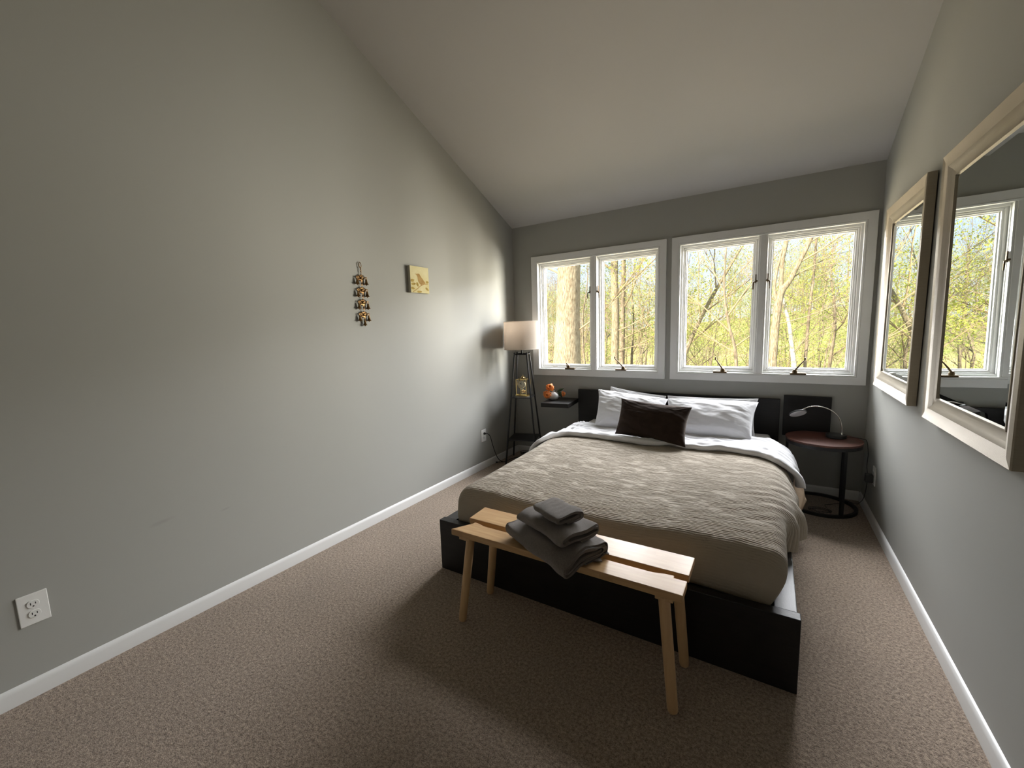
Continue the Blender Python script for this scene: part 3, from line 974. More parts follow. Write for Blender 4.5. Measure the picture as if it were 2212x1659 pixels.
# ------------------------------------------------------------------ towels
def spiral_profile(a, b, loops, pitch, flap=0.0, seed=0):
    """flattened spiral centre line in (w, h)"""
    pts = []
    n = int(loops * 44)
    for i in range(n + 1):
        th = 2 * PI * i / 44
        ra = a - pitch * th / (2 * PI); rb = b - pitch * th / (2 * PI)
        rb = max(rb, 0.003); ra = max(ra, 0.01)
        c, s_ = math.cos(th - PI / 2), math.sin(th - PI / 2)
        ex = 2 / 3.4
        x = ra * math.copysign(abs(c) ** ex, c); z = rb * math.copysign(abs(s_) ** ex, s_)
        pts.append((x, z))
    if flap > 0:
        pts = [(pts[0][0] + flap * k / 6, pts[0][1]) for k in range(6, 0, -1)] + pts
    return pts

def folded_towel(name, center, yaw, length, prof, thick, material, label, cat, zbase, droop=None, tilt=0.0, seed=0, extra=None, bulge=0.0):
    P = [Vector((x, z)) for x, z in prof]
    k = len(P)
    L1, L2 = [], []
    for i in range(k):
        t_ = (P[min(i + 1, k - 1)] - P[max(i - 1, 0)]).normalized()
        nn = Vector((-t_.y, t_.x))
        L1.append(P[i] + nn * thick / 2); L2.append(P[i] - nn * thick / 2)
    ring = L1 + L2[::-1]
    minz = min(p.y for p in ring)
    nl = 26
    rot = Matrix.Rotation(yaw, 4, 'Z')
    X, Y, Z = [], [], []
    for j in range(nl):
        f = j / (nl - 1)
        x = (f - 0.5) * length
        endr = max(0, abs(f - 0.5) * 2 - 0.82) / 0.18
        row = []
        for i, p in enumerate(ring):
            wob = 0.004 * math.sin(i * 0.11 + seed + f * 5) + 0.003 * math.sin(f * 11 + i * 0.05)
            w_ = p.x * (1 - 0.05 * endr) + wob + bulge * (f - 0.5) * p.x
            h = (p.y - minz) * (1 - 0.04 * endr ** 2) + 0.005 * math.sin(f * 7 + p.x * 40 + seed) * (p.y - minz) / 0.05 + 0.0008 * math.sin(i * 0.9 + f * 40)
            v = rot @ Vector((x + 0.004 * math.sin(i * 0.21 + seed), w_, 0))
            wx, wy = center[0] + v.x, center[1] + v.y
            wz = zbase + h
            if droop:
                wz -= droop(wx, wy, h)
            row.append((wx, wy, wz))
        X.append([r_[0] for r_ in row]); Y.append([r_[1] for r_ in row]); Z.append([r_[2] for r_ in row])
    n = len(ring)
    mb = MB()
    vs = [(X[j][i], Y[j][i], Z[j][i]) for j in range(nl) for i in range(n)]
    fs = []
    for j in range(nl - 1):
        for i in range(n):
            fs.append((j * n + i, j * n + (i + 1) % n, (j + 1) * n + (i + 1) % n, (j + 1) * n + i))
    for j, fl in ((0, 0), (nl - 1, 1)):
        for i in range(k - 1):
            a_, b_, c_, d_ = j * n + i, j * n + i + 1, j * n + (n - 2 - i), j * n + (n - 1 - i)
            fs.append((a_, b_, c_, d_) if fl == 0 else (d_, c_, b_, a_))
    mb.add(vs, fs)
    if extra:
        extra(mb)
    o = mb.build(name, material, at=(center[0], center[1], zbase), smooth=60)
    return tag(o, label, cat, 'grey towels stacked on the bench')

def droop1(x, y, h):
    o_ = max(0.0, -2.515 - y)
    return min(0.030, o_ * 0.42)
yaw1 = math.radians(-23)
def under_flaps(mb):
    # loose corners of the towel lying out on the bench at the right-hand end
    def sheet(p, zz, w_=0.004):
        vs = [Vector((x, y, zz + dz)) for dz in (0, w_) for x, y in p]
        n = len(p)
        mb.add(vs, [tuple(range(n - 1, -1, -1)), tuple(range(n, 2 * n))] + [(i, (i + 1) % n, n + (i + 1) % n, n + i) for i in range(n)])
    sheet([(1.62, -2.36), (1.76, -2.44), (1.852, -2.395), (1.80, -2.33)], zt + 0.012, 0.005)
    sheet([(1.60, -2.42), (1.72, -2.50), (1.842, -2.445), (1.80, -2.40)], zt + 0.004, 0.005)
folded_towel('towel', (1.628, -2.418), yaw1, 0.365, spiral_profile(0.126, 0.034, 3.2, 0.0092), 0.0066, M['towel'],
             'large charcoal grey bath towel folded at the bottom of the stack on bench', 'towel', zt + 0.002, droop1, seed=1, extra=under_flaps)
folded_towel('towel', (1.640, -2.418), math.radians(-24), 0.285, spiral_profile(0.104, 0.025, 1.9, 0.0115), 0.0085, M['towel'],
             'medium charcoal grey hand towel in the middle of the stack', 'towel', zt + 0.0775, lambda x, y, h: max(0, (-2.50 - y)) * 0.10, seed=3)
folded_towel('towel', (1.648, -2.428), math.radians(-30), 0.165, spiral_profile(0.070, 0.019, 1.25, 0.0135), 0.0100, M['towel'],
             'small charcoal grey washcloth folded on top of the towel stack', 'towel', zt + 0.1365, seed=6)

# ------------------------------------------------------------------ floor lamp with shelves
LC = (0.2441, -0.2791); LTH = 0.3052
lamp = empty('floor_lamp', (LC[0], LC[1], 0), 'tall black four-legged shelf floor lamp with linen drum shade in the corner', 'lamp')
def lcorner(z, i, k=1.0):
    s_ = (0.1599 - 0.0887 * z) * k
    dx, dy = ((-1, -1), (1, -1), (1, 1), (-1, 1))[i]
    return Vector((LC[0] + s_ * (math.cos(LTH) * dx - math.sin(LTH) * dy), LC[1] + s_ * (math.sin(LTH) * dx + math.cos(LTH) * dy), z))
for i in range(4):
    MB().tube([lcorner(0, i), lcorner(1.112, i)], 0.0085, 10).build('leg', M['blackmetal'], lamp, smooth=50)
for z in (0.254, 0.680):
    c_ = [lcorner(z, i, 1.02) for i in range(4)]
    mb = MB().prism([(p.x, p.y) for p in c_], z - 0.010, z)
    mb.build('shelf', M['blackmetal'], lamp, bevel=0.001)
mb = MB()
c_ = [lcorner(1.104, i) for i in range(4)]
for i in range(4):
    mb.tube([c_[i], c_[(i + 1) % 4]], 0.006, 8)
mb.tube([c_[0], c_[2]], 0.006, 8); mb.tube([c_[1], c_[3]], 0.006, 8)
for p in c_:
    mb.ball(p + Vector((0, 0, 0.010)), 0.010)
mb.build('top_frame', M['blackmetal'], lamp, smooth=50)
mb = MB()
mb.lathe([(0.010, 1.104), (0.010, 1.165), (0.016, 1.17), (0.016, 1.215), (0.0001, 1.22)], 16, Matrix.Translation((LC[0], LC[1], 0)))
mb.build('socket', M['blackmetal'], lamp, smooth=40)
mb = MB()
mb.lathe([(0.014, 1.22), (0.03, 1.26), (0.031, 1.28), (0.02, 1.305), (0.0001, 1.31)], 20, Matrix.Translation((LC[0], LC[1], 0)))
mb.build('bulb', M['diffuser'], lamp, smooth=60)
mb = MB()
ro = 0.1745
mb.lathe([(ro, 1.152), (ro, 1.427), (ro - 0.003, 1.427), (ro - 0.003, 1.152), (ro, 1.152)], 72, Matrix.Translation((LC[0], LC[1], 0)))
sh = mb.build('lamp_shade', M['shade'], lamp, smooth=40)
for z in (1.154, 1.425):
    mb = MB()
    mb.tube([(LC[0] + (ro + 0.0005) * math.cos(2 * PI * k / 64), LC[1] + (ro + 0.0005) * math.sin(2 * PI * k / 64), z) for k in range(64)], 0.003, 8, closed=True)
    mb.build('rim_tape', M['shade'], sh, smooth=60)
mb = MB()
for k in range(3):
    a = 2 * PI * k / 3
    mb.tube([(LC[0], LC[1], 1.215), (LC[0] + (ro - 0.004) * math.cos(a), LC[1] + (ro - 0.004) * math.sin(a), 1.20)], 0.002, 6)
mb.build('spider', M['blackmetal'], lamp)
# power cord: outlet -> floor -> coil under the lamp
mb = MB()
pts = [(0.026, -0.654, 0.350), (0.045, -0.645, 0.348), (0.058, -0.62, 0.315), (0.055, -0.58, 0.22), (0.052, -0.53, 0.12), (0.055, -0.48, 0.045), (0.075, -0.43, 0.008),
       (0.09, -0.36, 0.006), (0.10, -0.28, 0.006), (0.16, -0.17, 0.006)]
def catmull(P, n=8):
    P = [Vector(p) for p in P]; out = []
    for i in range(len(P) - 1):
        p0, p1, p2, p3 = P[max(i - 1, 0)], P[i], P[i + 1], P[min(i + 2, len(P) - 1)]
        for k in range(n):
            t = k / n
            out.append(0.5 * ((2 * p1) + (-p0 + p2) * t + (2 * p0 - 5 * p1 + 4 * p2 - p3) * t * t + (-p0 + 3 * p1 - 3 * p2 + p3) * t ** 3))
    out.append(P[-1]); return out
coil = [(0.21 + 0.10 * math.cos(a * 0.7) * (1 + 0.08 * math.sin(a * 2.3)), -0.12 + 0.055 * math.sin(a * 0.7), 0.006 + 0.0016 * a) for a in range(1, 27)]
mb.tube(catmull(pts) + catmull(coil, 4), 0.0035, 8)
mb.tube(catmull([(0.075, -0.43, 0.008), (0.05, -0.44, 0.006), (0.026, -0.455, 0.008)]), [0.003] * 17, 8) if False else None
cd = mb.build('power_cord', M['cord'], lamp, smooth=60)
mb = MB()
mb.tube([(0.0095, -0.654, 0.349), (0.022, -0.654, 0.349), (0.032, -0.653, 0.3495)], [0.012, 0.011, 0.005], 12)
mb.build('plug', M['cord'], cd, smooth=50)
mb = MB()
mb.tube(catmull([(0.075, -0.43, 0.006), (0.052, -0.445, 0.006), (0.03, -0.47, 0.008)]), 0.003, 8)
mb.tube([(0.03, -0.47, 0.009), (0.020, -0.482, 0.009)], 0.008, 10)
mb.build('pull_switch', M['cord'], cd, smooth=50)

# ------------------------------------------------------------------ brass clock on the lamp's shelf
ck = empty('mantel_clock', (0.246, -0.272, 0.680), 'small brass and glass anniversary clock on middle shelf of the floor lamp', 'clock')
cx, cy, cz = 0.246, -0.272, 0.680
hw, hd = 0.066, 0.050
mb = MB()
mb.box((cx - hw, cy - hd, cz + 0.0005), (cx + hw, cy + hd, cz + 0.012))
mb.box((cx - hw + 0.004, cy - hd + 0.004, cz + 0.012), (cx + hw - 0.004, cy + hd - 0.004, cz + 0.022))
mb.build('base', M['brass'], ck, bevel=0.002)
mb = MB()
for sx in (-1, 1):
    for sy in (-1, 1):
        mb.box((cx + sx * (hw - 0.008) - 0.0035, cy + sy * (hd - 0.008) - 0.0035, cz + 0.022), (cx + sx * (hw - 0.008) + 0.0035, cy + sy * (hd - 0.008) + 0.0035, cz + 0.166))
mb.box((cx - hw + 0.003, cy - hd + 0.003, cz + 0.166), (cx + hw - 0.003, cy + hd - 0.003, cz + 0.173))
mb.build('case_frame', M['brass'], ck, bevel=0.001)
mb = MB()
mb.lathe([(hw * 0.95, 0), (hw * 0.62, 0.010), (0.012, 0.014), (0.006, 0.02), (0.0045, 0.028), (0.0001, 0.032)], 4, Matrix.Translation((cx, cy, cz + 0.173)) @ Matrix.Rotation(PI / 4, 4, 'Z'))
mb.tube([(cx - 0.028, cy, cz + 0.180), (cx - 0.016, cy, cz + 0.196), (cx, cy, cz + 0.202), (cx + 0.016, cy, cz + 0.196), (cx + 0.028, cy, cz + 0.180)], 0.0024, 8)
mb.tube([(cx, cy, cz + 0.19), (cx, cy, cz + 0.222)], [0.003, 0.0018], 8)
mb.build('crown', M['brass'], ck, smooth=40)
mb = MB()
for sx in (-1, 1):
    mb.box((cx + sx * (hw - 0.008) - 0.0006, cy - hd + 0.012, cz + 0.023), (cx + sx * (hw - 0.008) + 0.0006, cy + hd - 0.012, cz + 0.165))
mb.box((cx - hw + 0.012, cy - hd + 0.0075, cz + 0.023), (cx + hw - 0.012, cy - hd + 0.0085, cz + 0.165))
mb.build('glass_pane', M['glass'], ck)
yd = cy - hd + 0.016
TF = Matrix.Translation((cx - 0.004, yd, cz + 0.122)) @ Matrix.Rotation(PI / 2, 4, 'X')
mb = MB()
mb.lathe([(0.0001, 0), (0.042, 0), (0.042, -0.018), (0.0001, -0.018)], 40, TF)
dl = mb.build('dial', M['dial'], ck, smooth=40)
mb = MB(); mb.tube([(cx - 0.004 + 0.0425 * math.cos(2 * PI * k / 40), yd - 0.001, cz + 0.122 + 0.0425 * math.sin(2 * PI * k / 40)) for k in range(40)], 0.0025, 8, closed=True)
mb.build('bezel', M['brass'], dl, smooth=60)
mb = MB()
ccx, ccz = cx - 0.004, cz + 0.122
def hand(ang, ln, wd):
    d_ = Vector((math.sin(ang), 0, math.cos(ang))); p_ = Vector((math.cos(ang), 0, -math.sin(ang)))
    o_ = Vector((ccx, yd - 0.0022, ccz))
    vs = [o_ - p_ * wd - d_ * 0.004, o_ + p_ * wd - d_ * 0.004, o_ + p_ * wd * 1.3 + d_ * ln * 0.6, o_ + d_ * ln, o_ - p_ * wd * 1.3 + d_ * ln * 0.6]
    vs2 = [v + Vector((0, 0.0006, 0)) for v in vs]
    n = 5
    mb.add(vs + vs2, [tuple(range(n)), tuple(range(2 * n - 1, n - 1, -1))] + [(i, n + i, n + (i + 1) % n, (i + 1) % n) for i in range(n)])
hand(0.0, 0.034, 0.0018)
hand(math.radians(-60), 0.024, 0.0024)
mb.build('hands', M['ink'], dl)
# hour numerals as raised figures
def text_mesh(body, size):
    cu = D.curves.new('numerals', 'FONT'); cu.body = body; cu.size = size; cu.align_x = 'CENTER'; cu.align_y = 'CENTER'
    cu.extrude = 0.0002
    ob = D.objects.new('numerals', cu); COL.objects.link(ob)
    bpy.context.view_layer.update()
    me = D.meshes.new_from_object(ob.evaluated_get(bpy.context.evaluated_depsgraph_get()))
    D.objects.remove(ob); return me
mb = MB()
for h in range(1, 13):
    me = text_mesh(str(h), 0.0095)
    a = 2 * PI * h / 12
    T = Matrix.Translation((ccx + 0.0335 * math.sin(a), yd - 0.0008, ccz + 0.0335 * math.cos(a))) @ Matrix.Rotation(PI / 2, 4, 'X')
    mb.add([T @ v.co for v in me.vertices], [tuple(p.vertices) for p in me.polygons])
mb.build('numerals', M['ink'], dl)
mb = MB()
mb.tube([(cx + 0.004, cy, cz + 0.10), (cx + 0.004, cy, cz + 0.045)], 0.0016, 8)
mb.lathe([(0.0001, 0.034), (0.026, 0.034), (0.026, 0.040), (0.0001, 0.044)], 24, Matrix.Translation((cx + 0.004, cy, cz)))
for k in range(4):
    a = PI / 4 + k * PI / 2
    mb.ball((cx + 0.004 + 0.022 * math.cos(a), cy + 0.022 * math.sin(a), cz + 0.052), 0.0095)
mb.build('pendulum', M['brass'], ck, smooth=50)
for sx in (-1, 1):
    mb = MB()
    mb.tube([(cx + sx * 0.024, cy + 0.012, cz + 0.022), (cx + sx * 0.024, cy + 0.012, cz + 0.085)], 0.0045, 12)
    mb.build('column', M['nickel'], ck, smooth=50)

# ------------------------------------------------------------------ floating shelf with flower vase
sh = empty('floating_shelf', (0.62, -0.21, 0.605), 'small thick black floating shelf left of the headboard', 'shelf')
mb = MB().prism([(0.509, -0.401), (0.782, -0.368), (0.737, -0.020), (0.464, -0.0205)], 0.605, 0.645)
mb.build('board', M['blackwood_x'], sh, bevel=0.002)
vs_ = empty('flower_vase', (0.540, -0.205, 0.6455), 'small round white vase holding orange silk flowers on black shelf', 'vase')
vx, vy, vz = 0.548, -0.205, 0.6455
Tv = Matrix.Translation((vx, vy, vz)) @ Matrix.Diagonal((1.0, 0.85, 1.0, 1))
mb = MB()
mb.lathe([(0.0001, 0), (0.028, 0.0), (0.046, 0.012), (0.056, 0.034), (0.050, 0.056), (0.032, 0.072), (0.014, 0.078), (0.0115, 0.088), (0.0145, 0.094), (0.011, 0.094), (0.009, 0.086), (0.011, 0.076), (0.0001, 0.074)], 40, Tv)
mb.build('vase_body', M['vase'], vs_, smooth=50)
def flower(name, c, nrm, rad, m1, seed, layers=3):
    rnd = random.Random(seed)
    z = Vector(nrm).normalized(); x = z.orthogonal().normalized(); y = z.cross(x)
    mb = MB()
    for L in range(layers):
        npet = 9 - L
        for k in range(npet):
            a = 2 * PI * (k + 0.5 * (L % 2)) / npet + rnd.uniform(-.12, .12)
            d_ = x * math.cos(a) + y * math.sin(a); e_ = z.cross(d_)
            Lr = rad * (1 - 0.24 * L) * rnd.uniform(0.9, 1.08); wd = rad * 0.36 * rnd.uniform(0.85, 1.15)
            vs = []; ns = 6
            for i in range(ns + 1):
                t = i / ns
                ww = wd * math.sin(PI * min(1, 0.12 + t * 0.80)) ** 0.7
                lift = rad * (0.10 + 0.28 * L) * t + rad * 0.18 * math.sin(t * PI) - rad * 0.10 * t * t
                for j in (-1, -0.4, 0.4, 1):
                    vs.append(Vector(c) + d_ * (Lr * t) + e_ * (ww * j) + z * (lift + 0.10 * rad * abs(j) * math.sin(t * 5 + k + j * 3)))
            mb.add(vs, [(i * 4 + j, i * 4 + j + 1, (i + 1) * 4 + j + 1, (i + 1) * 4 + j) for i in range(ns) for j in range(3)])
    o = mb.build(name, m1, vs_, smooth=80)
    so = o.modifiers.new('solid', 'SOLIDIFY'); so.thickness = 0.0008
    mb = MB(); mb.ball(Vector(c) + z * rad * 0.22, rad * 0.17, 10)
    mb.build('flower_core', M['core'], o, smooth=60)
    return o
flower('flower', (0.533, -0.245, 0.772), (0.35, -1.0, 0.75), 0.044, M['petal'], 4)
flower('flower', (0.512, -0.268, 0.705), (0.25, -1.0, -0.15), 0.043, M['petal2'], 7)
flower('flower', (0.628, -0.150, 0.700), (0.6, -0.8, 0.1), 0.028, M['petal2'], 9, 2)
mb = MB()
mb.tube(catmull([(vx, vy, vz + 0.08), (0.545, -0.225, 0.748), (0.535, -0.238, 0.768)]), 0.0018, 6)
mb.tube(catmull([(vx, vy, vz + 0.085), (0.535, -0.24, 0.745), (0.515, -0.262, 0.712)]), 0.0018, 6)
mb.tube(catmull([(vx, vy, vz + 0.085), (0.585, -0.175, 0.742), (0.622, -0.153, 0.705)]), 0.0018, 6)
mb.build('stem', M['leaf'], vs_, smooth=60)
mb = MB()
for base, tip, wd in (((0.575, -0.185, 0.725), (0.640, -0.155, 0.762), 0.014), ((0.59, -0.18, 0.735), (0.625, -0.175, 0.668), 0.018)):
    b_ = Vector(base); t_ = Vector(tip); d_ = (t_ - b_); e_ = d_.cross(Vector((0.3, -1, 0.2))).normalized()
    vs = []
    for i in range(7):
        f = i / 6
        for j in (-1, 0, 1):
            vs.append(b_ + d_ * f + e_ * j * wd * math.sin(PI * min(0.97, f + 0.03)) + Vector((0, 0.006 * abs(j), 0)))
    mb.add(vs, [(i * 3 + j, i * 3 + j + 1, (i + 1) * 3 + j + 1, (i + 1) * 3 + j) for i in range(6) for j in range(2)])
o = mb.build('leaf', M['leaf'], vs_, smooth=80); so = o.modifiers.new('solid', 'SOLIDIFY'); so.thickness = 0.0008

# black square panel beside the headboard
o = MB().box((2.464, -0.032, 0.455), (2.763, -0.002, 0.772)).build('wall_panel', M['blackwood_x'], at=(2.61, -0.015, 0.455), bevel=0.002)
tag(o, 'plain square black panel on the wall behind the desk lamp', 'panel')

# ------------------------------------------------------------------ round side table
tcx, tcy, tr_, tz = 2.704, -0.238, 0.226, 0.505
tb = empty('side_table', (tcx, tcy, 0), 'round side table with reddish wood top and thin black metal frame', 'side table')
mb = MB(); mb.lathe([(0.0001, tz - 0.014), (tr_ - 0.001, tz - 0.014), (tr_, tz - 0.012), (tr_, tz - 0.001), (tr_ - 0.001, tz), (0.0001, tz)], 96, Matrix.Translation((tcx, tcy, 0)))
mb.build('table_top', M['tablewood'], tb, smooth=30)
def square_ring(mb, r0, r1, z0, z1):
    mb.lathe([(r0, z0), (r1, z0), (r1, z1), (r0, z1), (r0, z0)], 96, Matrix.Translation((tcx, tcy, 0)))
mb = MB(); square_ring(mb, tr_ - 0.022, tr_ - 0.003, tz - 0.038, tz - 0.0145)
mb.f = [f for f in mb.f if len(f) == 4]; mb.m = [0] * len(mb.f)
mb.build('apron_ring', M['blackmetal'], tb, smooth=30)
mb = MB(); square_ring(mb, tr_ - 0.024, tr_ - 0.004, 0.001, 0.021)
mb.f = [f for f in mb.f if len(f) == 4]; mb.m = [0] * len(mb.f)
mb.build('base_ring', M['blackmetal'], tb, smooth=30)
for ang in (178, -60, 47):
    a = math.radians(ang); T = Matrix.Translation((tcx, tcy, 0)) @ Matrix.Rotation(a, 4, 'Z')
    mb = MB(); mb.box((tr_ - 0.023, -0.010, 0.018), (tr_ - 0.004, 0.010, tz - 0.038), T=T)
    mb.build('leg', M['blackmetal'], tb, bevel=0.001)

# ------------------------------------------------------------------ desk lamp
dlx, dly, dlz = 2.782, -0.185, tz
dk = empty('desk_lamp', (dlx, dly, dlz), 'small gooseneck reading lamp with flat round head on the side table', 'lamp')
mb = MB(); mb.lathe([(0.0001, 0.0006), (0.056, 0.0006), (0.061, 0.004), (0.061, 0.020), (0.058, 0.024), (0.0001, 0.025)], 48, Matrix.Translation((dlx, dly, dlz)))
mb.build('lamp_base', M['blackmetal'], dk, smooth=40)
mb = MB(); mb.lathe([(0.0001, 0.025), (0.007, 0.025), (0.007, 0.028), (0.0001, 0.029)], 16, Matrix.Translation((dlx - 0.043, dly - 0.01, dlz)))
mb.build('touch_button', M['nickel'], dk, smooth=40)
mb = MB()
arm = catmull([(2.815, -0.185, 0.529), (2.813, -0.186, 0.57), (2.806, -0.188, 0.615), (2.793, -0.19, 0.650), (2.768, -0.193, 0.682), (2.738, -0.195, 0.706), (2.700, -0.197, 0.721), (2.654, -0.20, 0.727), (2.614, -0.20, 0.719), (2.588, -0.20, 0.704), (2.566, -0.20, 0.692)], 6)
mb.tube(arm, 0.0042, 12)
mb.lathe([(0.0075, 0), (0.0065, 0.012), (0.0042, 0.016)], 12, Matrix.Translation((2.815, -0.185, 0.529)))
mb.build('gooseneck', M['nickel'], dk, smooth=60)
nd = Vector((0.28, -0.50, -0.82)).normalized()
hq = nd.to_track_quat('Z', 'Y').to_matrix().to_4x4()
hc = Vector((2.549, -0.205, 0.668))
mb = MB(); mb.lathe([(0.0001, -0.018), (0.030, -0.018), (0.040, -0.012), (0.055, -0.008), (0.058, 0.0), (0.055, 0.003), (0.0001, 0.003)], 40, Matrix.Translation(hc) @ hq)
hd_ = mb.build('lamp_head', M['blackmetal'], dk, smooth=40)
mb = MB(); mb.lathe([(0.0001, 0.003), (0.053, 0.003), (0.052, 0.005), (0.0001, 0.006)], 40, Matrix.Translation(hc) @ hq)
mb.build('diffuser', M['diffuser'], hd_, smooth=40)
mb = MB()
mb.tube(catmull([(2.83, -0.17, 0.510), (2.88, -0.16, 0.5095), (2.925, -0.175, 0.5105), (2.952, -0.19, 0.500), (2.960, -0.22, 0.42), (2.948, -0.28, 0.355), (2.942, -0.34, 0.33), (2.938, -0.385, 0.312), (2.94, -0.37, 0.25), (2.945, -0.31, 0.16), (2.95, -0.2, 0.07), (2.935, -0.12, 0.012), (2.905, -0.10, 0.010), (2.878, -0.125, 0.027), (2.85, -0.15, 0.012), (2.80, -0.17, 0.004), (2.74, -0.22, 0.004)]), 0.0019, 6)
wire = [(2.70 + 0.06 * math.cos(a * 0.8) * (1 + 0.15 * math.sin(a * 1.7)), -0.36 + 0.035 * math.sin(a * 0.8), 0.004 + 0.0008 * a) for a in range(0, 22)]
mb.tube(catmull([(2.74, -0.22, 0.004)] + wire, 4), 0.0017, 6)
pc = mb.build('power_cord', M['cord'], dk, smooth=60)
MB().box((2.925, -0.412, 0.270), (W - 0.0095, -0.366, 0.325)).build('adapter', M['cord'], pc, bevel=0.004)

# ------------------------------------------------------------------ mirrors
def mirror(yA, yB, zA, zB, xf_top, xf_bot, label, roll=0.0):
    """yA nearer the window (greater y); the front plane stands xf off the wall"""
    yc, zc = (yA + yB) / 2, (zA + zB) / 2
    root = empty('wall_mirror', (W, yc, zA), label, 'mirror', 'silver framed mirrors on the right wall')
    wd, hg = yA - yB, zB - zA
    def P(a, b, h):
        """a: along y from yA (0..wd), b: height (0..hg), h: height of the face off the back (0 back .. )"""
        dd = xf_bot + (xf_top - xf_bot) * b / hg
        fr = 0.036
        yy = yA - a; zz = zA + b
        dy, dz = yy - yc, zz - zc
        yy = yc + dy * math.cos(roll) - dz * math.sin(roll); zz = zc + dz * math.cos(roll) + dy * math.sin(roll)
        return Vector((W - (dd - fr + h), yy, zz))
    F = 0.036
    prof = [(0.0, 0.001), (0.0, F - 0.004), (0.002, F), (0.030, F - 0.001), (0.050, F - 0.005), (0.066, F - 0.015), (0.086, F - 0.021), (0.092, F - 0.021), (0.0935, F - 0.016), (0.099, F - 0.016), (0.101, F - 0.024), (0.101, 0.001)]
    n = len(prof)
    cor = ((0, 0, 1, 1), (wd, 0, -1, 1), (wd, hg, -1, -1), (0, hg, 1, -1))
    vs = [P(ca + sa * a, cb + sb * a, h) for ca, cb, sa, sb in cor for a, h in prof]
    fs, ms_ = [], []
    mb = MB()
    mb.v = [tuple(v) for v in vs]
    for k in range(4):
        k2 = (k + 1) % 4
        for i in range(n):
            j = (i + 1) % n
            horiz = k in (0, 2)
            reed = (i in (2, 3)) if horiz else (i in (3, 4, 5))
            mb.f.append((k * n + i, k * n + j, k2 * n + j, k2 * n + i)); mb.m.append(1 if reed else 0)
    fo = mb.build('frame', [M['frame'], M['frame_reed']], root, smooth=25)
    # bevelled glass
    g0, g1, bw = 0.098, F - 0.020, 0.024
    mb = MB()
    vs = []
    for ca, cb, sa, sb in cor:
        vs.append(P(ca + sa * g0, cb + sb * g0, g1 - 0.0025))
    for ca, cb, sa, sb in cor:
        vs.append(P(ca + sa * (g0 + bw), cb + sb * (g0 + bw), g1))
    for ca, cb, sa, sb in cor:
        vs.append(P(ca + sa * g0, cb + sb * g0, 0.004))
    fs = [(4, 5, 6, 7)] + [(i, (i + 1) % 4, 4 + (i + 1) % 4, 4 + i) for i in range(4)] + [(8 + i, 8 + (i + 1) % 4, (i + 1) % 4, i) for i in range(4)] + [(11, 10, 9, 8)]
    mb.add(vs, fs)
    mb.build('mirror_glass', M['mirror'], root)
    return root
mirror(-0.345, -1.138, 0.912, 2.002, 0.041, 0.039, 'silver framed wall mirror nearer the window corner', roll=math.radians(0.5))
mirror(-1.368, -2.168, 0.899, 1.990, 0.047, 0.037, 'silver framed wall mirror nearest the camera, at the right edge')

# ------------------------------------------------------------------ picture
pc_ = empty('canvas_picture', (0, -1.4435, 1.65), 'small square canvas of a brown bird on a branch over pale gold', 'picture')
pw = MB().box((0.0005, -1.5435, 1.6485), (0.030, -1.3435, 1.8485)).build('canvas', M['canvas_side'], pc_, bevel=0.001)
mtp = mat('pale_gold_ground', (0.66, 0.60, 0.36), 0.75, col2=(0.58, 0.50, 0.24), vscale=9)
MB().box((0.0295, -1.5425, 1.6495), (0.0304, -1.3445, 1.8475)).build('painted_ground', mtp, pc_)
mb_bird = mat('umber_paint', (0.30, 0.165, 0.035), 0.8, col2=(0.42, 0.27, 0.09), vscale=24)
mb_leaf = mat('ochre_paint', (0.26, 0.165, 0.02), 0.8, col2=(0.42, 0.30, 0.07), vscale=30)
def pic(poly, material, lvl, nm):
    """poly in picture units: 0..1 right, 0..1 up"""
    vs = [(0.0304 + 0.0002 * lvl, -1.5435 + u * 0.2, 1.6485 + v * 0.2) for u, v in poly]
    vs2 = [(0.0300, y, z) for _, y, z in vs]
    n = len(vs); mb = MB()
    mb.add(vs + vs2, [tuple(range(n)), tuple(range(2 * n - 1, n - 1, -1))] + [(i, n + i, n + (i + 1) % n, (i + 1) % n) for i in range(n)])
    return mb
body = [(0.24, 0.70), (0.30, 0.695), (0.33, 0.665), (0.36, 0.63), (0.38, 0.60), (0.385, 0.54), (0.40, 0.47), (0.43, 0.40), (0.50, 0.34), (0.54, 0.325), (0.545, 0.285), (0.575, 0.285), (0.59, 0.33),
        (0.66, 0.34), (0.72, 0.345), (0.80, 0.37), (0.78, 0.43), (0.72, 0.48), (0.64, 0.56), (0.58, 0.61), (0.53, 0.67), (0.50, 0.715), (0.45, 0.735), (0.38, 0.725), (0.33, 0.715), (0.24, 0.725), (0.30, 0.708)]
pic(body, mb_bird, 2, 'bird').build('bird', mb_bird, pc_)
mb = MB()
def leafp(cx_, cz_, l, w_, a):
    pts = []
    for k in range(14):
        t = 2 * PI * k / 14
        x_, y_ = l * math.cos(t), w_ * math.sin(t) * (1 - 0.25 * math.cos(t))
        pts.append((cx_ + x_ * math.cos(a) - y_ * math.sin(a), cz_ + x_ * math.sin(a) + y_ * math.cos(a)))
    m_ = pic(pts, None, 1 + 0.1 * len(mb.v) / 28, 'l'); mb.add(m_.v, m_.f)
for a in ((0.11, 0.47, 0.10, 0.035, 0.05), (0.10, 0.43, 0.09, 0.03, 0.0), (0.16, 0.33, 0.12, 0.045, 0.10), (0.36, 0.32, 0.09, 0.055, -1.1), (0.11, 0.16, 0.10, 0.045, -0.15), (0.46, 0.05, 0.13, 0.04, 0.05), (0.90, 0.44, 0.08, 0.05, 0.1), (0.88, 0.17, 0.10, 0.045, -0.5)):
    leafp(*a)
mb.build('leaves', mb_leaf, pc_)
mb = MB()
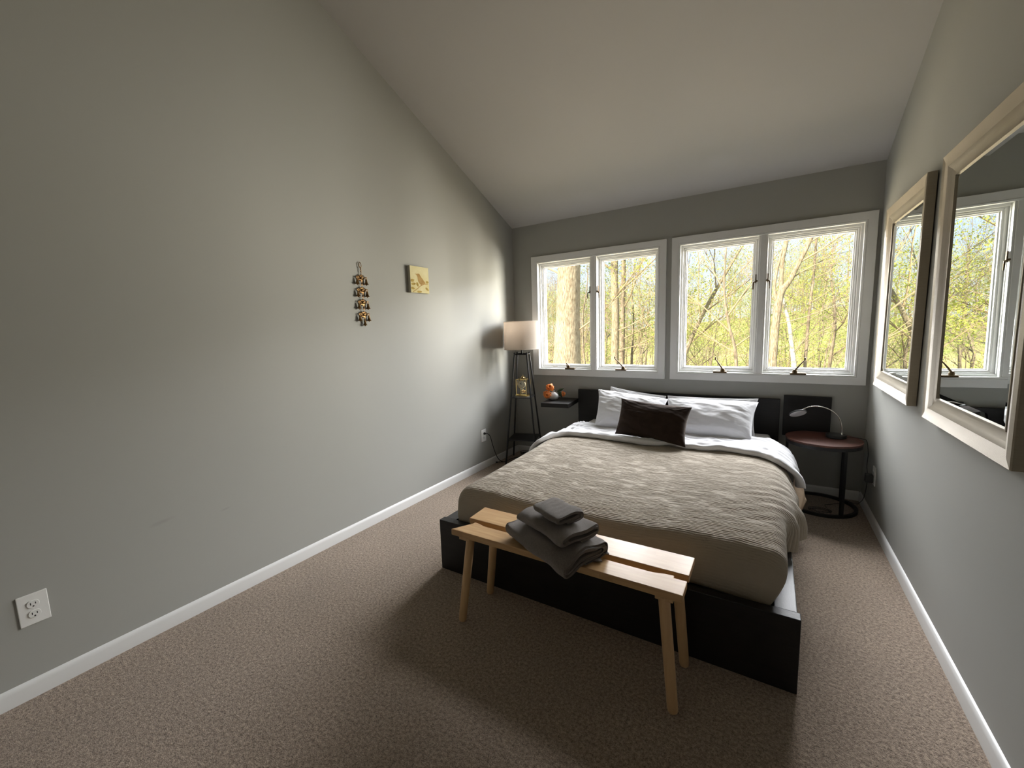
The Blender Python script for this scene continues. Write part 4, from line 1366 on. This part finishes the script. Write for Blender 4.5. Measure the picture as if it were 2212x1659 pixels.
br = [(0.12, 0.02), (0.25, 0.09), (0.38, 0.16), (0.50, 0.25), (0.62, 0.30), (0.75, 0.345), (0.95, 0.36), (0.95, 0.375), (0.74, 0.365), (0.60, 0.32), (0.49, 0.275), (0.36, 0.185), (0.23, 0.11), (0.10, 0.04)]
m_ = pic(br, None, 1.5, 'b'); mb.add(m_.v, m_.f)
mb.build('branch', mb_bird, pc_)

# ------------------------------------------------------------------ hanging brass bells
bl = empty('bell_hanging', (0, -1.977, 1.822), 'antique brass wall hanging of four ornate tiers with small bells', 'wall hanging')
mb = MB()
bx = 0.012
mb.tube([(0.006, -1.977, 1.822), (bx, -1.984, 1.812), (bx, -1.986, 1.795), (bx, -1.980, 1.782), (bx, -1.974, 1.782), (bx, -1.969, 1.795), (bx, -1.971, 1.812)], 0.0022, 8, closed=True)
for k in range(3):
    z = 1.777 - k * 0.012
    pts = []
    for i in range(12):
        a = 2 * PI * i / 12
        if k % 2 == 0:
            pts.append((bx + 0.004 * math.cos(a), -1.976, z + 0.0085 * math.sin(a)))
        else:
            pts.append((bx, -1.976 + 0.004 * math.cos(a), z + 0.0085 * math.sin(a)))
    mb.tube(pts, 0.0015, 6, closed=True)
mb.build('hook_chain', M['antique'], bl, smooth=60)
def bell_mesh(mb, c, s=1.0):
    T = Matrix.Translation(c)
    mb.lathe([(0.0001, 0.0), (0.0045 * s, 0.0), (0.0065 * s, -0.006 * s), (0.0075 * s, -0.016 * s), (0.0095 * s, -0.026 * s), (0.0145 * s, -0.034 * s), (0.0155 * s, -0.036 * s), (0.013 * s, -0.036 * s), (0.0085 * s, -0.026 * s), (0.0001, -0.02 * s)], 20, T)
    mb.ball(Vector(c) + Vector((0, 0, -0.038 * s)), 0.0045 * s, 10)
def ring(mb, c, r, t=0.0016, ax=0):
    pts = []
    for i in range(14):
        a = 2 * PI * i / 14
        if ax == 0: pts.append((c[0], c[1] + r * math.cos(a), c[2] + r * math.sin(a)))
        else: pts.append((c[0] + r * math.cos(a), c[1], c[2] + r * math.sin(a)))
    mb.tube(pts, t, 6, closed=True)
for k in range(4):
    zc_ = 1.715 - k * 0.0805
    yc_ = -1.976 + 0.0004 * k
    mb = MB()
    # lobed plaque with scrolls: the ornate bracket of a tier
    out_ = []
    for i in range(28):
        a = 2 * PI * i / 28
        rr = 0.021 * (1 + 0.16 * math.cos(5 * a + 0.4)) * (1.0 if math.sin(a) > -0.3 else 0.85)
        out_.append((yc_ + rr * 1.15 * math.cos(a), zc_ + rr * 0.95 * math.sin(a)))
    mb.prism(out_, 0.004, 0.011, T=Matrix(((0, 0, 1, 0), (1, 0, 0, 0), (0, 1, 0, 0), (0, 0, 0, 1))))
    for sgn in (-1, 1):
        mb.tube(catmull([(0.011, yc_ + sgn * 0.004, zc_ + 0.020), (0.013, yc_ + sgn * 0.017, zc_ + 0.017), (0.014, yc_ + sgn * 0.024, zc_ + 0.005), (0.014, yc_ + sgn * 0.019, zc_ - 0.008), (0.013, yc_ + sgn * 0.010, zc_ - 0.005), (0.013, yc_ + sgn * 0.012, zc_ + 0.004)], 4), 0.0025, 6)
        mb.ball((0.013, yc_ + sgn * 0.008, zc_ + 0.010), 0.005, 8)
        mb.tube([(0.011, yc_ + sgn * 0.02, zc_ + 0.004), (0.014, yc_ + sgn * 0.033, zc_ + 0.010), (0.015, yc_ + sgn * 0.038, zc_ + 0.006)], 0.0028, 6)
    mb.ball((0.014, yc_, zc_ + 0.002), 0.009, 10, sc=(0.6, 1, 1.2))
    mb.ball((0.013, yc_, zc_ + 0.022), 0.005, 8)
    tier = mb.build('tier_ornament', M['antique'], bl, smooth=50)
    for sgn in (-1, 1):
        mb = MB()
        yy_ = yc_ + sgn * 0.036
        ring(mb, (0.016, yy_, zc_ + 0.004), 0.0065)
        bell_mesh(mb, (0.016, yy_, zc_ - 0.004), 1.0)
        mb.build('bell', M['antique'], tier, smooth=50)
    mb = MB()
    ring(mb, (0.015, yc_, zc_ - 0.022), 0.0065)
    ring(mb, (0.015, yc_, zc_ - 0.033), 0.0065, ax=1)
    ring(mb, (0.015, yc_, zc_ - 0.044), 0.0055)
    mb.build('link', M['antique'], tier, smooth=60)
mb = MB()
bell_mesh(mb, (0.016, -1.9745, 1.715 - 3 * 0.0805 - 0.036), 0.95)
mb.build('bell', M['antique'], bl, smooth=50)

# ------------------------------------------------------------------ outside: wooded slope
def ground_z(x, y):
    y = np.asarray(y, float); x = np.asarray(x, float)
    g = -3.2 - 0.20 * np.clip(y - 3, 0, 22) + 0.0 * x
    far = np.clip((y - 34) / 60, 0, 1)
    g = g + far * far * (3 - 2 * far) * (9.5 + 2.5 * np.clip((x + 10) / 30, -1, 1)) + np.clip(y - 94, 0, None) * 0.02
    return g + 0.6 * fbm(x * 0.11, y * 0.11, 77, 3)
gx_ = np.linspace(-110, 75, 130); gy_ = np.linspace(1.2, 150, 110)
GX, GY = np.meshgrid(gx_, gy_)
go = grid_mesh('woodland_ground', GX, GY, ground_z(GX, GY), M['ground'], at=(0, 20, -4))
tag(go, 'sloping woodland floor seen through the windows', 'ground', kind='structure')

def branches(mb, p, d, length, r, depth, rnd, tips, mi=0, nside=5, spread=0.55, up=0.12):
    nseg = 4 if depth > 1 else 3
    pts = [Vector(p)]; dirs = [Vector(d)]
    q = Vector(p); dd_ = Vector(d).normalized()
    for i in range(nseg):
        dd_ = (dd_ + Vector((rnd.uniform(-1, 1), rnd.uniform(-1, 1), rnd.uniform(-0.6, 1) * 0.8 + up)) * 0.16).normalized()
        q = q + dd_ * (length / nseg)
        pts.append(q.copy()); dirs.append(dd_.copy())
    rs = [r * (1 - 0.62 * i / nseg) for i in range(nseg + 1)]
    mb.tube(pts, rs, nside if depth > 1 else 3, mi, caps=False)
    if depth <= 0:
        tips.append((pts[-1], dirs[-1])); tips.append((pts[-2], dirs[-2])); return
    nb = rnd.choice((3, 4, 4, 5)) if depth > 1 else rnd.choice((3, 4))
    for k in range(nb):
        i = rnd.randint(1, nseg)
        base = pts[i]
        ax = Vector((rnd.uniform(-1, 1), rnd.uniform(-1, 1), rnd.uniform(-0.5, 0.9))).normalized()
        nd_ = (dirs[i] * 0.9 + ax * spread * rnd.uniform(0.8, 1.5)).normalized()
        branches(mb, base, nd_, length * rnd.uniform(0.52, 0.78), rs[i] * rnd.uniform(0.45, 0.62), depth - 1, rnd, tips, mi, nside, spread, up)
    branches(mb, pts[-1], dirs[-1], length * 0.7, rs[-1], depth - 1, rnd, tips, mi, nside, spread, up)

def leaf_cloud(tips, rnd, per, spread, size):
    V, F = [], []
    for p, d_ in tips:
        for k in range(per):
            c = p + Vector((rnd.gauss(0, 1), rnd.gauss(0, 1), rnd.gauss(0, 1))) * spread
            a = Vector((rnd.uniform(-1, 1), rnd.uniform(-1, 1), rnd.uniform(-1, 1))).normalized()
            b_ = a.orthogonal().normalized()
            s_ = size * rnd.uniform(0.6, 1.4)
            n = len(V)
            V += [c - a * s_, c + b_ * s_ * 0.5, c + a * s_, c - b_ * s_ * 0.5]
            F.append((n, n + 1, n + 2, n + 3))
    return V, F

def proto_tree(seed, height, r, depth, lean=(0, 0), per=5, lspread=0.25, lsize=0.05, first=0.3, spread=0.6, nmain=6):
    rnd = random.Random(seed)
    mb = MB(); tips = []
    pts = [Vector((0, 0, -1.0))]; n = 9
    for i in range(1, n + 1):
        f = i / n
        pts.append(Vector((lean[0] * f * height + rnd.uniform(-1, 1) * 0.04 * height * f * 0.5, lean[1] * f * height + rnd.uniform(-1, 1) * 0.02 * height * f, f * height)))
    rs = [r * (1.15 if i == 0 else 1) * (1 - 0.75 * i / n) for i in range(n + 1)]
    mb.tube(pts, rs, 9, 0, caps=False)
    for k in range(nmain):
        i = max(1, min(n - 1, int(n * (first + (1 - first) * (k + rnd.random()) / nmain))))
        a = rnd.uniform(0, 2 * PI)
        d_ = Vector((math.cos(a), math.sin(a), rnd.uniform(0.25, 1.1))).normalized()
        branches(mb, pts[i], d_, height * rnd.uniform(0.22, 0.36), rs[i] * 0.55, depth, rnd, tips, 0, 5, spread)
    branches(mb, pts[-1], Vector((0, 0, 1)), height * 0.2, rs[-1], depth, rnd, tips, 0, 5, spread)
    V, F = leaf_cloud(tips, rnd, per, lspread, lsize)
    return mb, V, F

def me_from(mb_v, mb_f, name, material, smooth=False):
    me = D.meshes.new(name)
    me.from_pydata([tuple(v) for v in mb_v], [], mb_f); me.materials.append(material); me.update()
    if smooth:
        me.polygons.foreach_set('use_smooth', [True] * len(me.polygons))
    return me

TREES = []
for i, (h, r, depth, per, ls, lz, first, lm) in enumerate([
        (13, 0.17, 3, 2, 0.22, 0.055, 0.18, 'leaf_y'), (15, 0.20, 3, 1, 0.20, 0.050, 0.22, 'leaf_t'),
        (11, 0.13, 3, 3, 0.25, 0.060, 0.12, 'leaf_g'), (9, 0.10, 3, 2, 0.20, 0.050, 0.08, 'leaf_p')]):
    mb, V, F = proto_tree(100 + i, h, r, depth, per=per, lspread=ls, lsize=lz, first=first)
    TREES.append((me_from(mb.v, mb.f, 'trunk', M['bark_grey' if i != 3 else 'twig'], True), me_from(V, F, 'foliage', M[lm]), h))

def place_tree(k, x, y, rot, sc_, label, group=None, cat='tree', name='tree'):
    tm, fm, h = TREES[k]
    z = float(ground_z(x, y)) - 0.1
    root = empty(name, (x, y, z), label, cat, group)
    root.rotation_euler = (0, 0, rot); root.scale = (sc_, sc_, sc_)
    for nm, me in (('trunk', tm), ('foliage', fm)):
        o = D.objects.new(nm, me); COL.objects.link(o); o.parent = root
    return root

# the individual trees nearest the house
def trunk_path(name, pts, rs, material, label, twigs=None, nside=16, leaf='leaf_y', cat='tree', seed=1, leafn=2, leafsize=0.04, lspread=0.15):
    base = Vector(pts[0]); gz = float(ground_z(base.x, base.y)) - 0.15
    root = empty(name, (base.x, base.y, gz), label, cat)
    full = [Vector((base.x + (base.x - pts[1][0]) * 0.2, base.y, gz))] + [Vector(p) for p in pts]
    rr = [rs[0] * 1.15] + list(rs)
    cm = catmull(full, 6); rc = np.interp(np.linspace(0, len(rr) - 1, len(cm)), range(len(rr)), rr).tolist()
    mb = MB(); mb.tube(cm, rc, nside, 0, caps=True)
    mb.build('trunk', material, root, smooth=80)
    rnd = random.Random(seed); tips = []
    mb = MB()
    for (p, d_, ln, r_, dep) in (twigs or []):
        branches(mb, p, d_, ln, r_, dep, rnd, tips, 0, 6, 0.5, 0.05)
    if twigs:
        mb.build('branches', M['twig'] if material is not M['bark_pale'] else M['bark_grey'], root, smooth=80)
        V, F = leaf_cloud(tips, rnd, leafn, lspread, leafsize)
        mb = MB(); mb.add(V, F); mb.build('leaves', M[leaf], root)
    return root

trunk_path('oak_tree', [(-2.56, 7, -1.2), (-2.54, 7, 0.38), (-2.50, 7, 1.62), (-2.44, 7, 3.1), (-2.40, 7.1, 6.0), (-2.3, 7.2, 10)], [0.43, 0.395, 0.335, 0.310, 0.27, 0.2], M['bark'],
           'thick oak trunk with ridged bark filling the leftmost window pane',
           [((-2.2, 7, 1.3), (0.8, 0.1, 0.5), 1.6, 0.03, 2), ((-2.75, 7.1, 2.9), (-0.9, 0.1, 0.5), 1.8, 0.03, 2), ((-2.4, 7.1, 5), (0.9, 0.5, 0.4), 3.0, 0.08, 3), ((-2.4, 7.1, 5.4), (-0.9, 0.5, 0.4), 3.0, 0.08, 3)], 40, seed=5)
trunk_path('slender_tree', [(-3.05, 13, -1.5), (-3.08, 13, -0.12), (-3.05, 13, 1.88), (-3.10, 13, 4.01), (-3.05, 13, 9.0)], [0.17, 0.16, 0.15, 0.145, 0.08], M['bark'],
           'straight trunk standing in the left part of the second window pane',
           [((-3.1, 13, 3.6), (-0.8, 0, 0.8), 1.6, 0.04, 2), ((-3.05, 13, 1.2), (0.9, -0.2, 0.35), 1.8, 0.03, 3), ((-3.05, 13, 2.6), (0.8, -0.2, 0.9), 2.2, 0.035, 3), ((-3.05, 13, 0.4), (0.9, -0.3, 0.2), 1.6, 0.025, 3)], 20, seed=8, leafn=3)
trunk_path('slender_tree', [(-3.75, 16, -1.5), (-3.70, 16, -0.26), (-3.66, 16, 2), (-3.62, 16, 4.33), (-3.6, 16, 9)], [0.14, 0.13, 0.12, 0.10, 0.06], M['bark_grey'],
           'thinner grey trunk just right of the straight trunk in the second pane',
           [((-3.66, 16, 2.2), (0.7, -0.2, 1.0), 2.6, 0.04, 3), ((-3.66, 16, 3.2), (0.9, -0.1, 0.6), 2.8, 0.04, 3), ((-3.66, 16, 0.8), (0.9, -0.1, 0.5), 2.8, 0.035, 3)], 14, seed=12, leafn=3)
fk = trunk_path('forked_tree', [(2.43, 10, -1.4), (2.46, 10, 0.45), (2.50, 10, 1.52), (2.58, 10, 2.18), (2.75, 10, 2.45), (2.95, 10, 2.93), (3.19, 10, 3.55), (3.9, 10, 5.6)], [0.13, 0.11, 0.10, 0.095, 0.065, 0.058, 0.052, 0.03], M['bark'],
                'forked tree with leaning limbs in the fourth window pane',
                [((2.95, 10, 2.93), (0.9, -0.1, 0.42), 1.9, 0.028, 3), ((2.75, 10, 2.5), (0.9, 0.2, 0.5), 1.5, 0.022, 3), ((3.1, 10, 3.4), (0.8, 0, 0.5), 1.6, 0.024, 3), ((2.5, 10, 1.3), (0.8, -0.2, 0.2), 1.6, 0.016, 3), ((2.5, 10, 1.9), (-0.5, -0.2, 0.6), 1.2, 0.016, 2)], 18, seed=17, leafn=1, leafsize=0.025)
mb = MB()
for path, r_ in (([(2.58, 10, 2.12), (2.57, 10, 2.6), (2.58, 10, 3.06), (2.64, 10, 3.52), (2.72, 10, 4.8)], (0.06, 0.052, 0.05, 0.048, 0.03)),
                 ([(2.52, 10, 1.75), (2.42, 10, 2.3), (2.46, 10, 2.8), (2.53, 10, 3.16), (2.62, 10, 3.6), (2.66, 10, 4.6)], (0.045, 0.038, 0.036, 0.034, 0.03, 0.02))):
    cm = catmull(path, 5); mb.tube(cm, np.interp(np.linspace(0, len(r_) - 1, len(cm)), range(len(r_)), r_).tolist(), 12)
mb.build('limb', M['bark'], fk, smooth=80)
trunk_path('thin_tree', [(3.47, 14, -1.5), (3.48, 14, 0.37), (3.51, 14, 1.85), (3.56, 14, 2.82), (3.58, 14, 4.17), (3.6, 14, 8)], [0.055, 0.050, 0.046, 0.042, 0.038, 0.02], M['bark_grey'],
           'thin dark upright sapling in the fourth window pane',
           [((3.52, 14, 2.0), (0.9, 0, 0.6), 1.8, 0.018, 3), ((3.55, 14, 2.8), (0.9, 0, 0.35), 2.0, 0.018, 3), ((3.5, 14, 1.2), (-0.9, 0, 0.5), 1.5, 0.014, 3), ((3.5, 14, 0.9), (1, 0, 0.3), 1.5, 0.014, 3), ((3.56, 14, 3.4), (0.9, 0.1, 0.5), 2.0, 0.016, 3)], 10, seed=23, leafn=1, leafsize=0.02)
trunk_path('birch_tree', [(3.2, 13, -1.5), (3.11, 13, -0.16), (3.01, 13, 0.58), (2.89, 13, 1.37), (2.70, 13, 2.11), (2.66, 13, 2.6)], [0.085, 0.080, 0.066, 0.055, 0.045, 0.02], M['bark_pale'],
           'pale leaning birch trunk low in the fourth window pane',
           [((2.95, 13, 1.0), (0.9, 0, 0.6), 1.5, 0.016, 3), ((3.05, 13, 0.3), (0.6, 0, 0.9), 1.6, 0.02, 2)], 12, seed=29, leafn=1)
trunk_path('twiggy_tree', [(1.55, 11, -1.5), (1.47, 11, 0.39), (1.26, 11, 1.28), (1.08, 11, 2.47), (1.12, 11, 4.0)], [0.055, 0.050, 0.042, 0.032, 0.012], M['bark_grey'],
           'crooked twiggy tree spreading across the third window pane',
           [((1.3, 11, 1.1), (-0.7, 0.1, 0.9), 2.4, 0.03, 3), ((1.2, 11, 1.6), (0.6, 0, 1.0), 2.3, 0.028, 3), ((1.4, 11, 0.6), (0.8, 0, 0.6), 1.8, 0.022, 3), ((1.45, 11, 0.45), (-0.9, 0, 0.6), 2.2, 0.024, 3), ((1.08, 11, 2.4), (-0.4, 0, 1), 1.7, 0.02, 3), ((1.1, 11, 2.5), (0.8, 0, 1), 1.7, 0.02, 3)], 12, seed=31, leafn=2, leafsize=0.025)
# leaning young trees right behind, crossing in the third pane
trunk_path('leaning_tree', [(-0.9, 13.5, -2.0), (-0.5, 13.5, 0.0), (0.1, 13.5, 1.6), (0.9, 13.5, 3.2), (1.8, 13.5, 4.8)], [0.085, 0.08, 0.07, 0.05, 0.02], M['bark'],
           'long limb leaning rightwards across the third window pane',
           [((0.1, 13.5, 1.6), (-0.2, 0, 1), 2.6, 0.035, 3), ((0.6, 13.5, 2.6), (0.0, 0, 1), 2.2, 0.03, 3), ((0.2, 13.5, 1.8), (0.9, 0, 0.8), 2.4, 0.03, 3), ((-0.3, 13.5, 0.6), (0.9, 0, 0.7), 2.2, 0.03, 3), ((-0.5, 13.5, 0), (-0.7, 0, 0.9), 2.6, 0.03, 3)], 14, seed=37, leafn=2, leafsize=0.03)

# mid-distance trees: the wood that fills the view
rnd = random.Random(7)
g = 'bare spring trees filling the view through the windows'
spots = []
for row, (yy, n, jit) in enumerate(((17, 10, 1.2), (22, 13, 2.0), (28, 17, 2.5), (36, 19, 3), (46, 22, 4), (58, 26, 5))):
    for k in range(n):
        f = (k + rnd.uniform(0.1, 0.9)) / n
        x0_, x1_ = -4.9 - (yy - 0) * 0.46 - 1.5, 2.6 + yy * 0.30 + 4
        spots.append((x0_ + (x1_ - x0_) * f, yy + rnd.uniform(-jit, jit)))
for i, (x, y) in enumerate(spots):
    k = rnd.choice((0, 0, 1, 1, 2, 2, 3))
    sc_ = rnd.uniform(0.55, 0.85) if y < 30 else rnd.uniform(0.55, 0.8)
    place_tree(k, x, y, rnd.uniform(0, 6.28), sc_, 'leafing woodland tree among many beyond the near trunks', g)
# far hillside
g2 = 'hazy trees covering the far hillside'
for i in range(120):
    y = rnd.uniform(66, 105); x = rnd.uniform(-6 - 0.5 * y, 6 + 0.2 * y)
    place_tree(rnd.choice((0, 1, 1, 2, 2)), x, y, rnd.uniform(0, 6.28), rnd.uniform(0.6, 0.85), 'far tree on the wooded hillside below the sky', g2)
